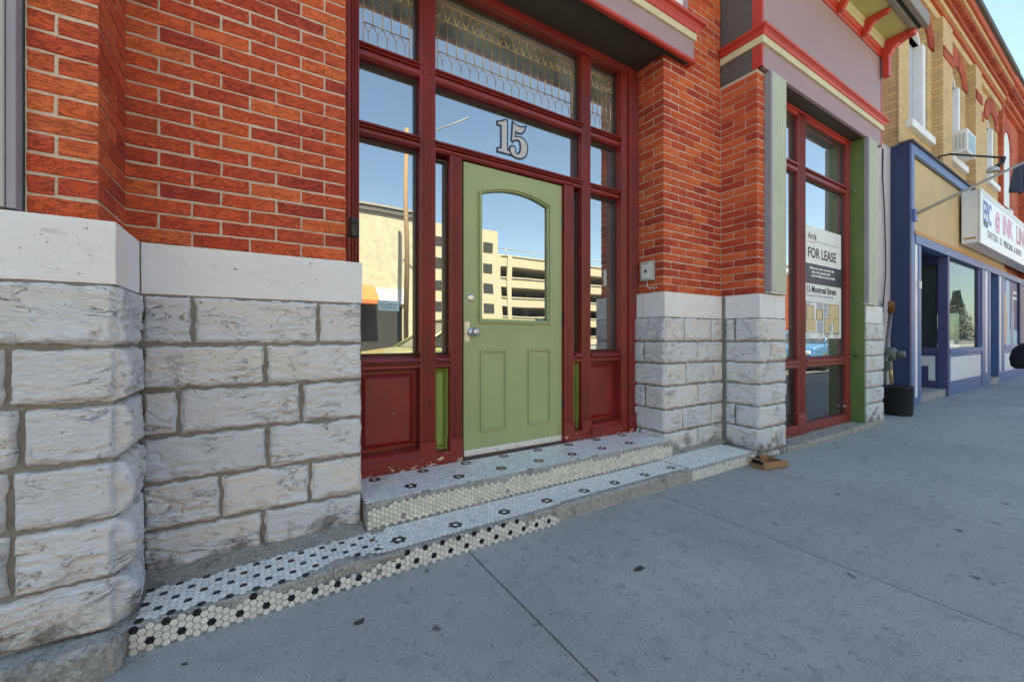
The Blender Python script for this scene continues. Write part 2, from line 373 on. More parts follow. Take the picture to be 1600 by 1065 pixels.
M['room'] = flat('interior_wall', (.10, .105, .10), .8)
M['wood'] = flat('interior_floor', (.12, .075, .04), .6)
M['metal'] = flat('brushed_metal', (.62, .62, .64), .28, 1.0)
M['alu'] = flat('aluminium_strip', (.78, .78, .76), .45, .3)
M['gold'] = flat('brass_came', (.72, .52, .26), .38, .7)
M['black'] = flat('black_plastic', (.012, .012, .013), .45)
M['blackf'] = flat('black_cloth', (.008, .008, .011), .85)
M['card'] = paint('cardboard', (.36, .185, .085), .8, .1, bs=.2)
M['boxgrey'] = flat('grey_metal_box', (.46, .47, .47), .5, .2)
M['pipe'] = flat('galvanised_pipe', (.20, .19, .18), .5, .4)
M['rust'] = mortar_mat('rusty_metal', (.20, .075, .025), .6)
M['meter'] = flat('grey_green_meter', (.09, .115, .10), .5)
M['paper'] = flat('white_paper', (.78, .79, .80), .5)
M['pbanner'] = flat('dark_slate_print', (.045, .055, .075), .5)
M['ptext'] = flat('dark_print', (.03, .03, .035), .6)
M['ptan'] = flat('tan_print', (.66, .50, .29), .6); M['pgrey'] = flat('grey_print', (.42, .44, .50), .6); M['pblue'] = flat('pale_blue_print', (.45, .62, .72), .6)
M['ink_blue'] = flat('blue_lettering', (.035, .075, .33), .4); M['ink_pink'] = flat('pink_lettering', (.72, .17, .33), .4); M['ink_red'] = flat('crimson_lettering', (.45, .03, .10), .4)
M['signwhite'] = flat('sign_face', (.78, .78, .81), .35)
M['numeral'] = flat('silver_numeral', (.50, .49, .52), .5); M['num_edge'] = flat('navy_numeral_edge', (.018, .03, .06), .4)
M['glass'] = glass_mat('window_glass'); M['glass_d'] = glass_mat('dark_window_glass', (.12, .22, .22), .12)
M['glass_far'] = glass_mat('shop_glass', (.45, .52, .52), .04, frs=.42)
M['leadglass'] = glass_mat('leaded_glass', (.40, .46, .46), .46, 0.0, .06, .28)
M['leadfrost'] = glass_mat('frosted_leaded_glass', (.62, .64, .62), .25, .05, .05, .75)
M['ybrick'] = wallbrick_mat('buff_brickwork', (.64, .44, .22), (.54, .36, .17), (.36, .27, .16))
M['ybrick_side'] = wallbrick_mat('shaded_buff_brickwork', (.54, .35, .15), (.43, .27, .11), (.26, .19, .11))  # darker copy of the buff brick: shade of the side wall put into the colour
M['rbrick'] = wallbrick_mat('red_brickwork', (.62, .13, .045), (.44, .07, .03), (.20, .12, .09))
M['hbrick'] = wallbrick_mat('upper_red_brickwork', (.50, .11, .04), (.38, .07, .03), (.52, .44, .36))
M['redb'] = brick_mat('red_arch_brick', [(0.0, (.36, .05, .03)), (1.0, (.56, .12, .05))], (.2, .03, .02))
M['creamwall'] = paint('cream_stucco', (.37, .345, .25), .85, .12, bs=.4)
M['garage'] = paint('tan_concrete', (.36, .31, .215), .8, .05, bs=.3)
M['roofdark'] = flat('roof_edge', (.08, .075, .07), .7)
M['oak'] = flat('pole_wood', (.17, .11, .06), .8)
M['skin'] = flat('skin', (.55, .33, .24), .5)
M['jean'] = flat('dark_trousers', (.02, .024, .04), .8)
M['hair'] = flat('dark_hair', (.02, .014, .01), .6)
M['tyre'] = flat('tyre_rubber', (.015, .015, .015), .8); M['rim'] = flat('wheel_rim', (.5, .5, .52), .3, .8)
def carpaint(n, c):
    m = flat(n, c, .25, .25); return m
M['leaf'] = flat('dry_leaf', (.06, .05, .035), .8)
M['awn'] = flat('orange_awning', (.42, .11, .025), .7)

# ------------------------------------------------------------------ ground
def slab_strip():
    base = MB().box(-30, 90, -1.15, 2.6, -.35, -.055).build('sidewalk', M['fillet']); tag(base, kind='structure')
    xs = [-9, -7.5, -6.0, -4.4, -2.9, -1.75, .915, 2.36, 3.55, 5.54, 7.25, 8.75, 10.3, 11.9, 13.4, 15, 16.6, 18.2, 19.8, 21.5, 23]
    for i in range(len(xs)-1):
        a, b = xs[i], xs[i+1]; g = .0035
        far = 2.5
        ys = [(-1.15, far)] 
        for y0, y1 in ys:
            mb = MB(); mb.box(a+g, b-g, y0, y1, -.055, -.0005 + random.uniform(-.001, .001))
            o = mb.build('slab', M['concrete'], base, bevel=.004, seg=2)
    mb = MB(); mb.box(-30, -9.004, -1.15, 2.5, -.055, 0); mb.box(23.004, 90, -1.15, 2.5, -.055, 0)
    mb.build('outer_slab', M['concrete'], base)
slab_strip()
tag(MB().box(-60, 140, -1.32, -1.155, -.4, -.002).build('kerb', M['oldcon'], bevel=.012), kind='structure')
tag(MB().box(-600, 600, -600, -1.33, -.6, -.13).build('road', M['asphalt']), kind='structure')
tag(MB().box(-600, 600, 2.62, 600, -.6, -.06).build('ground', M['asphalt']), kind='structure')
tag(MB().box(-60, 140, -13.9, -11.6, -.3, .0).build('far_pavement', M['concrete']), kind='structure')
mk = MB()
for i in range(-10, 24): mk.box(i*4.0, i*4.0+2, -6.5, -6.38, -.1295, -.126)
tag(mk.build('road_markings', M['white']), kind='structure')

# ------------------------------------------------------------------ RED BRICK BUILDING
RB = empty('red_brick_building', (1.7, 2.4, 0), 'red brick corner building with rough limestone plinth, maroon entrance and green door numbered 15', 'building')
YW, YP, YD = 2.27, 1.93, 2.6          # wall plane, pier plane, door plane
CH = .0665; Z0 = 1.483; JT = .0085

# cores behind the bricks (mortar)
MR = .0042
def core(x0, x1, yf, z0, z1, yb=2.9, mat='brick_mortar', nm='mortar_bed'):
    return box(nm, M[mat], RB, x0, x1, yf, yb, z0, z1)
core(-.626+.0, -.454-MR, YP+MR, 1.475, 4.6)
core(-.454-MR, .40-MR, YW+MR, 1.475, 4.6)
core(2.96+MR, 3.81+MR, YW+MR, 1.475, 4.6)
core(3.81+MR+.0005, 4.28, YP+MR, 1.475, 3.50)
core(6.30, 6.56, YP+MR, 1.475, 3.50)

bricks = []   # (x0,x1,y0,y1,z0,z1)
def course(k): return Z0 + k*CH
def lay(x0, x1, y0, y1, k): bricks.append((x0+JT/2, x1-JT/2, y0, y1, course(k), course(k)+CH-JT))
BD = .095
ncL = 23
for k in range(ncL):            # left wall
    edges = [-.4495-.02, -.351, -.134, .083, .296, .405] if k % 2 else [-.4495-.02, -.239, -.024, .191, .405]
    for a, b in zip(edges, edges[1:]):
        lay(a, b if b < .4 else .40+JT/2, YW, YW+BD, k)
for k in range(ncL):            # left pier: front and the return that faces the door
    if k % 2:
        lay(-.5525-JT/2, -.454+JT/2, YP, YP+.205, k); bricks.append((-.545, -.454, YP+.215, YW-.006, course(k), course(k)+CH-JT))
        lay(-.626, -.5525-JT/2, YP, YP+BD, k)
    else:
        lay(-.6265, -.454+JT/2, YP, YP+.098, k); bricks.append((-.55, -.454, YP+.108, YW-.006, course(k), course(k)+CH-JT))
ncR = 44
for k in range(ncR):            # pier beside the door: reveal, corner and front up to the next pier
    z = course(k)
    if k % 2:
        lay(2.96-JT/2, 3.063, YW, YW+.210, k); e = [3.063+.2135*i for i in range(5)]
        bricks.append((2.96, 3.06, YW+.2195, 2.62, z, z+CH-JT))
    else:
        lay(2.96-JT/2, 3.170, YW, YW+.100, k); e = [3.170+.2135*i for i in range(5)]
        bricks.append((2.96, 3.06, YW+.1095, 2.62, z, z+CH-JT))
    e = [x for x in e if x < 3.78] + [3.8145]
    for a, b in zip(e, e[1:]): lay(a, b, YW, YW+BD, k)
ncP = 31
for k in range(ncP):            # second pier
    z = course(k)
    if z + CH > 3.5: continue
    if k % 2 == 0:
        lay(3.81-JT/2, 3.913, YP, YP+.210, k); e = [3.913, 4.127, 4.26]
        bricks.append((3.81, 3.91, YP+.2195, YW-.004, z, z+CH-JT))
    else:
        lay(3.81-JT/2, 4.02, YP, YP+.100, k); e = [4.02, 4.235, 4.26]
        bricks.append((3.81, 3.91, YP+.1095, YW-.004, z, z+CH-JT))
    for a, b in zip(e, e[1:]): lay(a, b, YP, YP+BD, k)
def brick_mesh(L, D, H, seed):
    """a brick: uneven outline on the face, arrises rubbed round"""
    rg = random.Random(seed); n = 5 if L > .15 else 3; per = []
    x, y, z = L/2, D/2, H/2
    for i in range(n): per.append((-x+L*i/n, -z, 0))
    for i in range(2): per.append((x, -z+H*i/2, 1))
    for i in range(n): per.append((x-L*i/n, z, 0))
    for i in range(2): per.append((-x, z-H*i/2, 1))
    m = len(per); j = [(rg.uniform(-.0014, .0008), rg.uniform(-.0018, .0012)) for _ in per]
    A = []; B = []; Cc = []
    for (px_, pz_, _), (jx, jz) in zip(per, j):
        sx = (1 if px_ > 0 else -1)*(abs(px_) > x-1e-4); sz = 1 if pz_ > 0 else -1
        if abs(abs(pz_)-z) > 1e-4: sz = 0
        ex, ez = px_+sx*jx, pz_+sz*jz; k = rg.uniform(.0022, .0042)
        A.append((ex-sx*k, -y+rg.uniform(-.0006, .0006), ez-sz*k)); B.append((ex, -y+k, ez)); Cc.append((ex, y, ez))
    vs_ = A+B+Cc; bm = bmesh.new(); V = [bm.verts.new(v) for v in vs_]
    bm.faces.new([V[i] for i in range(m)]); bm.faces.new([V[2*m+i] for i in range(m-1, -1, -1)])
    for i in range(m):
        k2 = (i+1) % m; bm.faces.new([V[i], V[m+i], V[m+k2], V[k2]]); bm.faces.new([V[m+i], V[2*m+i], V[2*m+k2], V[m+k2]])
    bmesh.ops.recalc_face_normals(bm, faces=bm.faces)
    return bm
cache = {}
def bmesh_for(L, D, H, v):
    key = (round(L*200), round(D*200), v)
    if key not in cache:
        bm = brick_mesh(L, D, H, hash(key) & 0xffff); me = bpy.data.meshes.new('brick'); bm.to_mesh(me); bm.free()
        me.materials.append(M['brick']); cache[key] = me
    return cache[key]
def place_pieces(lst, limit, name, stuff_name, parent, meshfn, mats):
    """lst: (cx,cy,cz,size,args,rot) ; the largest in view become objects, the rest one joined mesh"""
    lst = sorted(lst, key=lambda p: -pxsize(p[0], p[1], p[2], p[3]))
    pl = wloc(parent)
    for (cx, cy, cz, s, args, rot) in lst[:limit]:
        o = bpy.data.objects.new(name, meshfn(*args)); col.objects.link(o)
        o.parent = parent; o.location = Vector((cx, cy, cz)) - pl; o.rotation_euler = rot
    rest = lst[limit:]
    if rest:
        bm = bmesh.new()
        for (cx, cy, cz, s, args, rot) in rest:
            n0 = len(bm.verts); bm.from_mesh(meshfn(*args)); bm.verts.ensure_lookup_table()
            from mathutils import Euler
            mt = Matrix.Translation((cx, cy, cz)) @ Euler(rot).to_matrix().to_4x4()
            bmesh.ops.transform(bm, matrix=mt, verts=bm.verts[n0:])
        me = bpy.data.meshes.new(stuff_name); bm.to_mesh(me); bm.free()
        for m in mats:
            if m.name not in [x.name for x in me.materials]: me.materials.append(m)
        o = bpy.data.objects.new(stuff_name, me); col.objects.link(o); adopt(o, parent); tag(o, kind='stuff')
pieces = []
for i, (x0, x1, y0, y1, z0, z1) in enumerate(bricks):
    L, D = x1-x0, y1-y0
    if L < .012: continue
    j = lambda a: random.uniform(-a, a)
    pieces.append(((x0+x1)/2+j(.0006), (y0+y1)/2+j(.0016), (z0+z1)/2+j(.0012), .2, (L, D, z1-z0, random.randrange(4)), (j(.012), j(.008), j(.006))))
place_pieces(pieces, 300, 'brick', 'bricks', RB, bmesh_for, [M['brick']])

# rough-faced limestone
def rough_face(mb, P0, U, V, Nn, w_, h_, seed, amp, res, edge=.022, bulge=0.0):
    P0, U, V, Nn = Vector(P0), Vector(U), Vector(V), Vector(Nn)
    nu, nv = max(5, int(w_/res)), max(5, int(h_/res)); grid = []
    for j in range(nv+1):
        row = []
        for i in range(nu+1):
            u, v = i/nu*w_, j/nv*h_
            d = min(u, w_-u, v, h_-v); e = min(1, d/edge); tp = e*(2-e)
            q = Vector((u*4.0+seed*3.7, v*9+seed*1.3, seed*.77))
            n1 = noise.noise(q); n2 = noise.noise(q*2.3+Vector((5, 0, 0))); n3 = noise.noise(q*5.1); n4 = noise.noise(q*11)
            dd = min(u, w_-u, (h_-v)*1.3, v*.75)
            e = min(1, max(0, (dd+edge*.55*n2*min(1, d/.006))/(edge*(1+.6*n1)))) if d > 0 else 0
            tp = e*(2-e)
            ck = abs(noise.noise(Vector((u*5+seed, v*15+2.0*n1, seed*2.1)))); ck2 = abs(noise.noise(Vector((u*11+seed*3, v*19+1.5*n2, seed*1.1+4))))
            st = noise.noise(Vector((u*2.6+seed, v*13+2.4*n2, seed))); st2 = noise.noise(Vector((u*5+seed*2, v*24+2*n1, seed+9)))
            vd = noise.voronoi(Vector((u*9+seed, v*17+seed*.4, seed*.31)))[0][0]
            sm_ = lambda t_: min(1, max(0, t_*22+.5))
            mk_ = noise.noise(Vector((u*3+seed*5, v*4, 6.1)))
            wv = min(1, max(.16, .30 + 1.7*mk_ + 1.3*max(0, .5-v/h_)))
            hgt = amp*(.66 + .15*n1 + wv*(.16*n2 + .12*n3 + .08*n4 + .30*(vd-.35))) + wv*amp*(.22*sm_(st-.12) - .34*sm_(st2-.24))
            hgt -= wv*(amp*.55*max(0, 1-ck/.022)*(1 if n2 > -.15 else 0) + amp*.36*max(0, 1-ck2/.022)*(1 if n1 > .05 else 0))
            hgt = max(hgt, 0)*tp + bulge*math.sin(math.pi*min(1, max(0, v/h_)))*math.sin(math.pi*min(1, u/w_*.5+.5))
            if edge < .01: hgt = amp*.4*(1+n1)*tp
            eu = ev = 0
            ja = .2 if edge < .01 else 1.0; jn = ja*noise.noise(Vector((u*22+seed, v*22, 3.3)))*.010; jn2 = ja*(noise.noise(Vector((u*17, v*22+seed, 9.3)))*.009+noise.noise(Vector((u*55, v*22+seed, 2.3)))*.004)
            cxy = P0+U*(u + (jn if d < edge*.9 else 0)*(0 if 0 < i < nu else 1)) + V*(v + (0 if 0 < j < nv else jn2)) + Nn*hgt
            row.append(tuple(cxy))
        grid.append(row)
    vs_ = [p for r_ in grid for p in r_]; W = nu+1
    fs = [(j*W+i, j*W+i+1, (j+1)*W+i+1, (j+1)*W+i) for j in range(nv) for i in range(nu)]
    mb.add(vs_, fs, 0, True)
    loop = [(0, i) for i in range(nu+1)] + [(j, nu) for j in range(1, nv+1)] + [(nv, i) for i in range(nu-1, -1, -1)] + [(j, 0) for j in range(nv-1, 0, -1)]
    fr = [Vector(grid[j][i]) for j, i in loop]; bk = [p - Nn*.06 for p in fr]; n = len(fr)
    mb.add([tuple(p) for p in fr+bk], [(k, (k+1) % n, n+(k+1) % n, n+k) for k in range(n)], 0, False)
sseed = [1]
def stone_front(x0, x1, z0, z1, y, amp, parent=RB, res=.009, cap=False, bulge=0):
    sseed[0] += 1; mb = MB(); g = .0015 if cap else .0088
    rough_face(mb, (x0+g, y, z0+g), (1,0,0), (0,0,1), (0,-1,0), x1-x0-2*g, z1-z0-2*g, sseed[0], amp, res, .004 if cap else .013, bulge)
    return mb.build('cap_stone' if cap else 'stone', M['stone_cap'] if cap else M['stone'], parent, recalc=False)
def stone_side(y0, y1, z0, z1, x, facing, amp, parent=RB, res=.010, cap=False, bulge=0):
    sseed[0] += 1; mb = MB(); g = .0015 if cap else .0088
    if facing < 0: rough_face(mb, (x, y1-g, z0+g), (0,-1,0), (0,0,1), (-1,0,0), y1-y0-2*g, z1-z0-2*g, sseed[0], amp, res, .004 if cap else .012, bulge)
    else: rough_face(mb, (x, y0+g, z0+g), (0,1,0), (0,0,1), (1,0,0), y1-y0-2*g, z1-z0-2*g, sseed[0], amp, res, .004 if cap else .012, bulge)
    return mb.build('cap_stone' if cap else 'stone', M['stone_cap'] if cap else M['stone'], parent, recalc=False)
def stone_corner(x, x1, y, y1, z0, z1, facing, af, as_, parent=RB, cap=False, res=.010, bulge=0):
    """quoin: front face on plane y from arris x to x1, side face on plane x from y to y1"""
    sseed[0] += 1; mb = MB(); g = .0015 if cap else .0088
    xa, xb = (x, x1-g) if facing < 0 else (x1+g, x)
    rough_face(mb, (xa, y, z0+g), (1,0,0), (0,0,1), (0,-1,0), xb-xa, z1-z0-2*g, sseed[0], af, res, .004 if cap else .011)
    if facing < 0: rough_face(mb, (x, y1-g, z0+g), (0,-1,0), (0,0,1), (-1,0,0), y1-y-g, z1-z0-2*g, sseed[0]+40, as_, res, .004 if cap else .011)
    else: rough_face(mb, (x, y, z0+g), (0,1,0), (0,0,1), (1,0,0), y1-y-g, z1-z0-2*g, sseed[0]+40, as_, res, .004 if cap else .012, bulge)
    return mb.build('cap_stone' if cap else 'stone', M['stone_cap'] if cap else M['stone'], parent, recalc=False)

CZ = [1.476, 1.262, 1.052, .862, .668, .472, .275, .098]      # course joints, cap first
YS, YPS = 2.235, 1.893
sm = 'stone_mortar'
core(-.66-2.0, -.405-.005, YPS+.005, 0, 1.4745, mat=sm, nm='plinth_core'); core(-.4125, .468, YS+.005, .0, 1.4745, mat=sm, nm='plinth_core')
core(2.935, 3.782, YS+.005, .0, 1.4745, mat=sm, nm='plinth_core'); core(3.7825, 4.236, YPS+.005, 0, 1.4745, mat=sm, nm='plinth_core')
# left wall
stone_front(-.402, .474, CZ[1], CZ[0], YS, .003, cap=True)
Lc = [[-.402, -.231, .264, .474], [-.402, .038, .474], [-.402, -.279, .188, .474], [-.402, .045, .474], [-.402, -.132, .225, .474], [-.402, .028, .474]]
for i, e in enumerate(Lc):
    for a, b in zip(e, e[1:]): stone_front(a, b, CZ[i+2], CZ[i+1], YS, .026 if i else .018, res=.005)
# left pier: quoins that face the camera and the door side
Lp = [None, -.648, -.62, -.642, -.64, None]
stone_corner(-.405, -1.3, YPS, 2.232, CZ[1], CZ[0], 1, .003, .003, cap=True)
for i, xj in enumerate(Lp):
    xe = xj if xj else -.95
    stone_corner(-.405, xe, YPS, 2.20, CZ[i+2], CZ[i+1], 1, .034, .030, res=.005, bulge=.012*(i > 0)+.006*i)
    if xj: stone_front(xj-.5, xj, CZ[i+2], CZ[i+1], YPS, .03)
# foundation rubble under the left pier
mbf = MB(); rough_face(mbf, (-1.6, 1.80, -.02), (1,0,0), (0,0,1), (0,-1,0), 1.20, .125, 77, .035, .012, .03)
rough_face(mbf, (-.385, 1.80, -.02), (0,1,0), (0,0,1), (1,0,0), .44, .125, 78, .02, .012, .03)
rough_face(mbf, (-1.6, 1.795, .088), (1,0,0), (0,1,0), (0,0,1), 1.215, .13, 79, .022, .012, .02)
mbf.build('foundation', M['oldcon'], RB, recalc=False)
# pier beside the door
XS = 2.930
side_cuts = [2.47, None, 2.456, None, 2.441, None, 2.50]
for i in range(7):
    z1, z0 = CZ[i], CZ[i+1]; cap = i == 0; y1 = side_cuts[i] or 2.575
    fe = [XS, 3.813] if cap else [[XS, 3.191, 3.593, 3.813], [XS, 3.381, 3.813], [XS, 3.209, 3.634, 3.813], [XS, 3.386, 3.813], [XS, 3.168, 3.589, 3.813], [XS, 3.386, 3.813]][i-1]
    fe[-1] = 3.775
    stone_corner(XS, fe[1], YS, y1, z0, z1, -1, .003 if cap else .020, .003 if cap else .018, cap=cap, res=.011)
    if side_cuts[i]: stone_side(y1, 2.575, z0, z1, XS, -1, .003 if cap else .018, cap=cap)
    for a, b in zip(fe[1:], fe[2:]): stone_front(a, b, z0, z1, YS, .020, res=.011)
# second pier
X2 = 3.778
s2 = [None, 2.116, None, None, None, 2.11, None]; f2 = [4.052, None, 3.954, None, 3.994, None, 3.965]
for i in range(7):
    z1, z0 = CZ[i], CZ[i+1]; cap = i == 0
    z0 = z0 if i < 6 else .06
    y1 = s2[i] or 2.205; x1 = f2[i] or 4.24
    stone_corner(X2, x1, YPS, y1, z0, z1, -1, .003 if cap else .020, .003 if cap else .020, cap=cap, res=.012)
    if s2[i]: stone_side(y1, 2.205, z0, z1, X2, -1, .018)
    if f2[i]: stone_front(x1, 4.24, z0, z1, YPS, .003 if cap else .020, cap=cap, res=.012)
# small rubble stones filling the foot of the second pier
for (a, b, z0, z1) in ((3.80, 3.98, -.01, .055), (3.985, 4.12, -.01, .06), (4.125, 4.24, -.01, .055)): stone_front(a, b, z0, z1, YPS-.004, .018, res=.012)
# far pier
XF = 6.2625
core(XF+.008, 6.80, 1.905, 0, 1.4745, mat=sm, nm='plinth_core')
for i in range(7):
    z1, z0 = CZ[i], CZ[i+1]; z0 = z0 if i < 6 else .0; cap = i == 0
    xm = [6.42, 6.55, 6.60, 6.50, 6.80, 6.46, 6.44][i]
    stone_corner(XF, xm, 1.90, 1.93, z0, z1, -1, .003 if cap else .022, .0, cap=cap, res=.016)
    if xm < 6.8: stone_front(xm, 6.80, z0, z1, 1.90, .003 if cap else .024, cap=cap, res=.016)
# cement fillets at the foot of the walls
def fillet(x0, x1, yb, yf, zb, zt, seed, nm='cement_fillet'):
    mb = MB(); nx = max(6, int((x1-x0)/.014)); ny = 7; vs_ = []
    for i in range(nx+1):
        x = x0+(x1-x0)*i/nx
        yl = yf + .030*noise.noise(Vector((x*5, seed, 0))) + .012*noise.noise(Vector((x*22, seed, 4)))
        for j in range(ny+1):
            t = j/ny; y = yl+(yb-yl)*t; z = zb+(zt-zb)*(t**1.5)*(1+.4*noise.noise(Vector((x*9, y*14, seed)))) + .007*noise.noise(Vector((x*30, y*30, seed)))*min(1, j)
            if j == 0: z = zb-.004
            vs_.append((x, y, z))
    W = ny+1; mb.add(vs_, [(i*W+j, (i+1)*W+j, (i+1)*W+j+1, i*W+j+1) for i in range(nx) for j in range(ny)], 0, True)
    return mb.build(nm, M['fillet'], RB, recalc=True)
fillet(-.44, .47, 2.245, 2.10, .099, .132, 3); fillet(2.93, 3.80, 2.245, 2.175, .099, .135, 5)

# body of the building above and behind
hb = MB()
hb.box(-14, -2.662, 2.3, 13, 0, 8.5); hb.box(-2.66, -.6265, 1.97, 2.295, 1.476, 8.5)
hb.build('brick_wall', M['hbrick'], RB)
hb = MB(); hb.box(-2.66, 6.75, 2.91, 3.05, 4.601, 8.5); hb.box(-2.66, 3.81, YW+.004, 2.91, 4.602, 8.5); hb.box(3.812, 6.75, 2.28, 2.91, 4.602, 8.5)
hb.box(.395, 2.965, 2.30, 2.9, 3.84, 4.6)
hb.build('upper_wall', M['hbrick'], RB)
hb = MB(); hb.box(-14, 6.75, 2.3, 13, 8.51, 8.7); hb.box(6.62, 6.74, 2.34, 13, 0, 8.5); hb.box(-14, 6.75, 12.85, 13, 0, 8.5)
hb.build('roof', M['roofdark'], RB)
box('added_sun_block', M['hbrick'], RB, 6.76, 8.69, 2.63, 12.8, 0, 8.5)  # unseen block added in the gap to keep sun off the buff side wall
# rooms behind the glass
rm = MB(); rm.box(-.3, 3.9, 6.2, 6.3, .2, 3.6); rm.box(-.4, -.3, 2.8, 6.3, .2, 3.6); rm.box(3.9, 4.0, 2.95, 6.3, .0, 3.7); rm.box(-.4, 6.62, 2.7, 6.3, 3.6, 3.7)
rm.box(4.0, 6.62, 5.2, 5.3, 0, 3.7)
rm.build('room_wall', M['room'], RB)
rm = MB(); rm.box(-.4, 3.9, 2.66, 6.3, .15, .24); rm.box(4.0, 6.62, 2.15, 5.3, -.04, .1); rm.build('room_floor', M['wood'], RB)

# ------------------------------------------------------------------ entrance joinery
def flutes(x0, x1, yf, yb, n, d, margin=.008):
    pts = [(x0, yb), (x0, yf)]; wv = (x1-x0-2*margin)/n
    for i in range(n):
        a = x0+margin+i*wv
        pts += [(a+wv*.10, yf), (a+wv*.22, yf+d*.8), (a+wv*.5, yf+d), (a+wv*.78, yf+d*.8), (a+wv*.90, yf)]
    pts += [(x1, yf), (x1, yb)]
    return pts
def post(x0, x1, z0, z1, n, yf=2.568, yb=2.70, mat='maroon', d=.008, base=.16, nm='fluted_post', parent=RB):
    mb = MB(); mb.prism(flutes(x0, x1, yf, yb, n, d), z0+base, z1, 'z')
    if base: mb.box(x0-.004, x1+.004, yf-.008, yb, z0, z0+base)
    return mb.build(nm, M[mat], parent, bevel=.0015)
LZ = .236
post(.40, .458, LZ, 3.45, 2, 2.50, 2.70, nm='casing'); post(.459, .522, LZ, 3.45, 3, 2.545, 2.70, nm='casing')
post(.905, 1.012, LZ, 3.45, 5)
post(1.118, 1.203, LZ, 2.325, 4); post(2.117, 2.212, LZ, 2.325, 4)
post(2.302, 2.398, LZ, 3.45, 5)
post(2.752, 2.83, LZ, 3.45, 3, 2.555, nm='casing'); post(2.831, 2.957, LZ, 3.45, 5, 2.535, nm='casing', d=.012)
box('head_beam', M['maroon'], RB, .40, 2.957, 2.545, 2.72, 3.451, 3.535, .004)
def rail_prof(z0, z1, yo=2.575):
    h = z1-z0
    return [(2.69, z1), (yo+.045, z1), (yo-.024, z1-.022), (yo-.030, z1-.036), (yo-.008, z1-.040), (yo-.008, z1-.046), (yo+.012, z1-.050), (yo+.012, z1-.058),
            (yo-.004, z1-.062), (yo-.004, z0+.012), (yo+.012, z0), (2.69, z0)]
def rail(x0, x1, z0, z1, nm='rail', mat='maroon', yo=2.575):
    return MB().prism(rail_prof(z0, z1, yo), x0, x1, 'x').build(nm, M[mat], RB, bevel=.001)
for (a, b) in ((.522, .905), (2.398, 2.752)):
    rail(a, b, 2.318, 2.408); rail(a, b, 2.785, 2.885); rail(a, b, .875, .968)
rail(1.012, 2.302, 2.785, 2.885); rail(1.012, 2.302, 2.3255, 2.410)
rail(1.012, 1.118, .875, .968); rail(2.212, 2.302, .875, .968)
def window(x0, x1, z0, z1, gy=2.645, mat='glass', s=.014, nm='window_sash', yf=2.60, parent=RB, sash='sash'):
    fm = MB(); y0, y1 = yf, gy+.02
    fm.box(x0, x0+s, y0+.02, y1, z0, z1); fm.box(x1-s, x1, y0+.02, y1, z0, z1); fm.box(x0+s, x1-s, y0+.02, y1, z0, z0+s); fm.box(x0+s, x1-s, y0+.02, y1, z1-s, z1)
    f = fm.build(nm, M[sash], parent, bevel=.002)
    p = MB().box(x0+s-.002, x1-s+.002, gy, gy+.005, z0+s-.002, z1-s+.002).build('pane', M[mat], f)
    return f
W_l = window(.522, .905, .968, 2.318); window(.522, .905, 2.408, 2.785)
W_r = window(2.398, 2.752, .968, 2.318); window(2.398, 2.752, 2.408, 2.785)
window(1.012, 2.302, 2.410, 2.785)
window(1.012, 1.118, .968, 2.30); window(2.212, 2.302, .968, 2.30)
# leaded lights
def leaded(x0, x1, z0, z1, n):
    f = window(x0, x1, z0, z1, mat='leadglass')
    w0, w1, b0, b1 = x0+.045, x1-.045, z0+.03, z1-.06; y = 2.642; r_ = .0024
    mb = MB()
    def ln(ax, az, bx, bz, rr=r_): mb.tube([(ax, y, az), (bx, y, bz)], rr, 5)
    ln(w0, z0+.014, w0, z1-.014); ln(w1, z0+.014, w1, z1-.014); ln(w0, b1, w1, b1); ln(w0, b0+.005, w1, b0+.005)
    for zz in (z0+.25, z0+.40): ln(x0+.014, zz, w0, zz); ln(w1, zz, x1-.014, zz)
    p = (w1-w0)/n; zt, zb = b1-.115, b0+.135
    ln(w0, zt, w1, zt)
    for i in range(n+1):
        x = w0+i*p
        if 0 < i < n: ln(x, zt, x, zb)
        if i < n:
            m_ = x+p/2
            ln(x, zt, m_, zt+.08); ln(m_, zt+.08, x+p, zt); ln(m_, zt+.08, m_, b1)
            ln(x, zb, m_, zb-.055, .0014); ln(m_, zb-.055, x+p, zb, .0014); ln(m_, zb-.055, m_, b0, .0014)
    ln(w0, zb, w1, zb, .002)
    mb.build('leading', M['gold'], f)
    MB().box(w0+.003, w1-.003, 2.6462, 2.6492, b0+.008, zb-.002).build('frosted_band', M['leadfrost'], f)
leaded(1.012, 2.302, 2.885, 3.45, 17); leaded(.522, .905, 2.885, 3.45, 5); leaded(2.398, 2.752, 2.885, 3.45, 5)
# wooden panels under the side lights
def panel(x0, x1, z0, z1, mat='maroon', y=2.62, d=.016, m_=.05):
    mb = MB(); mb.box(x0, x1, y+.02, y+.05, z0, z1)
    a, b, c, e = x0+m_*.5, x1-m_*.5, z0+m_*.5, z1-m_*.5; k = m_*.55
    mb.add([(a,y+.02,c),(b,y+.02,c),(b,y+.02,e),(a,y+.02,e),(a+k,y+.02-d,c+k),(b-k,y+.02-d,c+k),(b-k,y+.02-d,e-k),(a+k,y+.02-d,e-k)],
           [(4,5,6,7),(0,1,5,4),(1,2,6,5),(2,3,7,6),(3,0,4,7)])
    return mb.build('panel', M[mat], RB)
for (a, b) in ((.522, .905), (2.398, 2.752)):
    panel(a, b, .36, .875)
    MB().prism([(2.69, LZ), (2.545, LZ), (2.545, .315), (2.558, .325), (2.558, .345), (2.59, .36), (2.69, .36)], a, b, 'x').build('bottom_rail', M['maroon'], RB, bevel=.001)
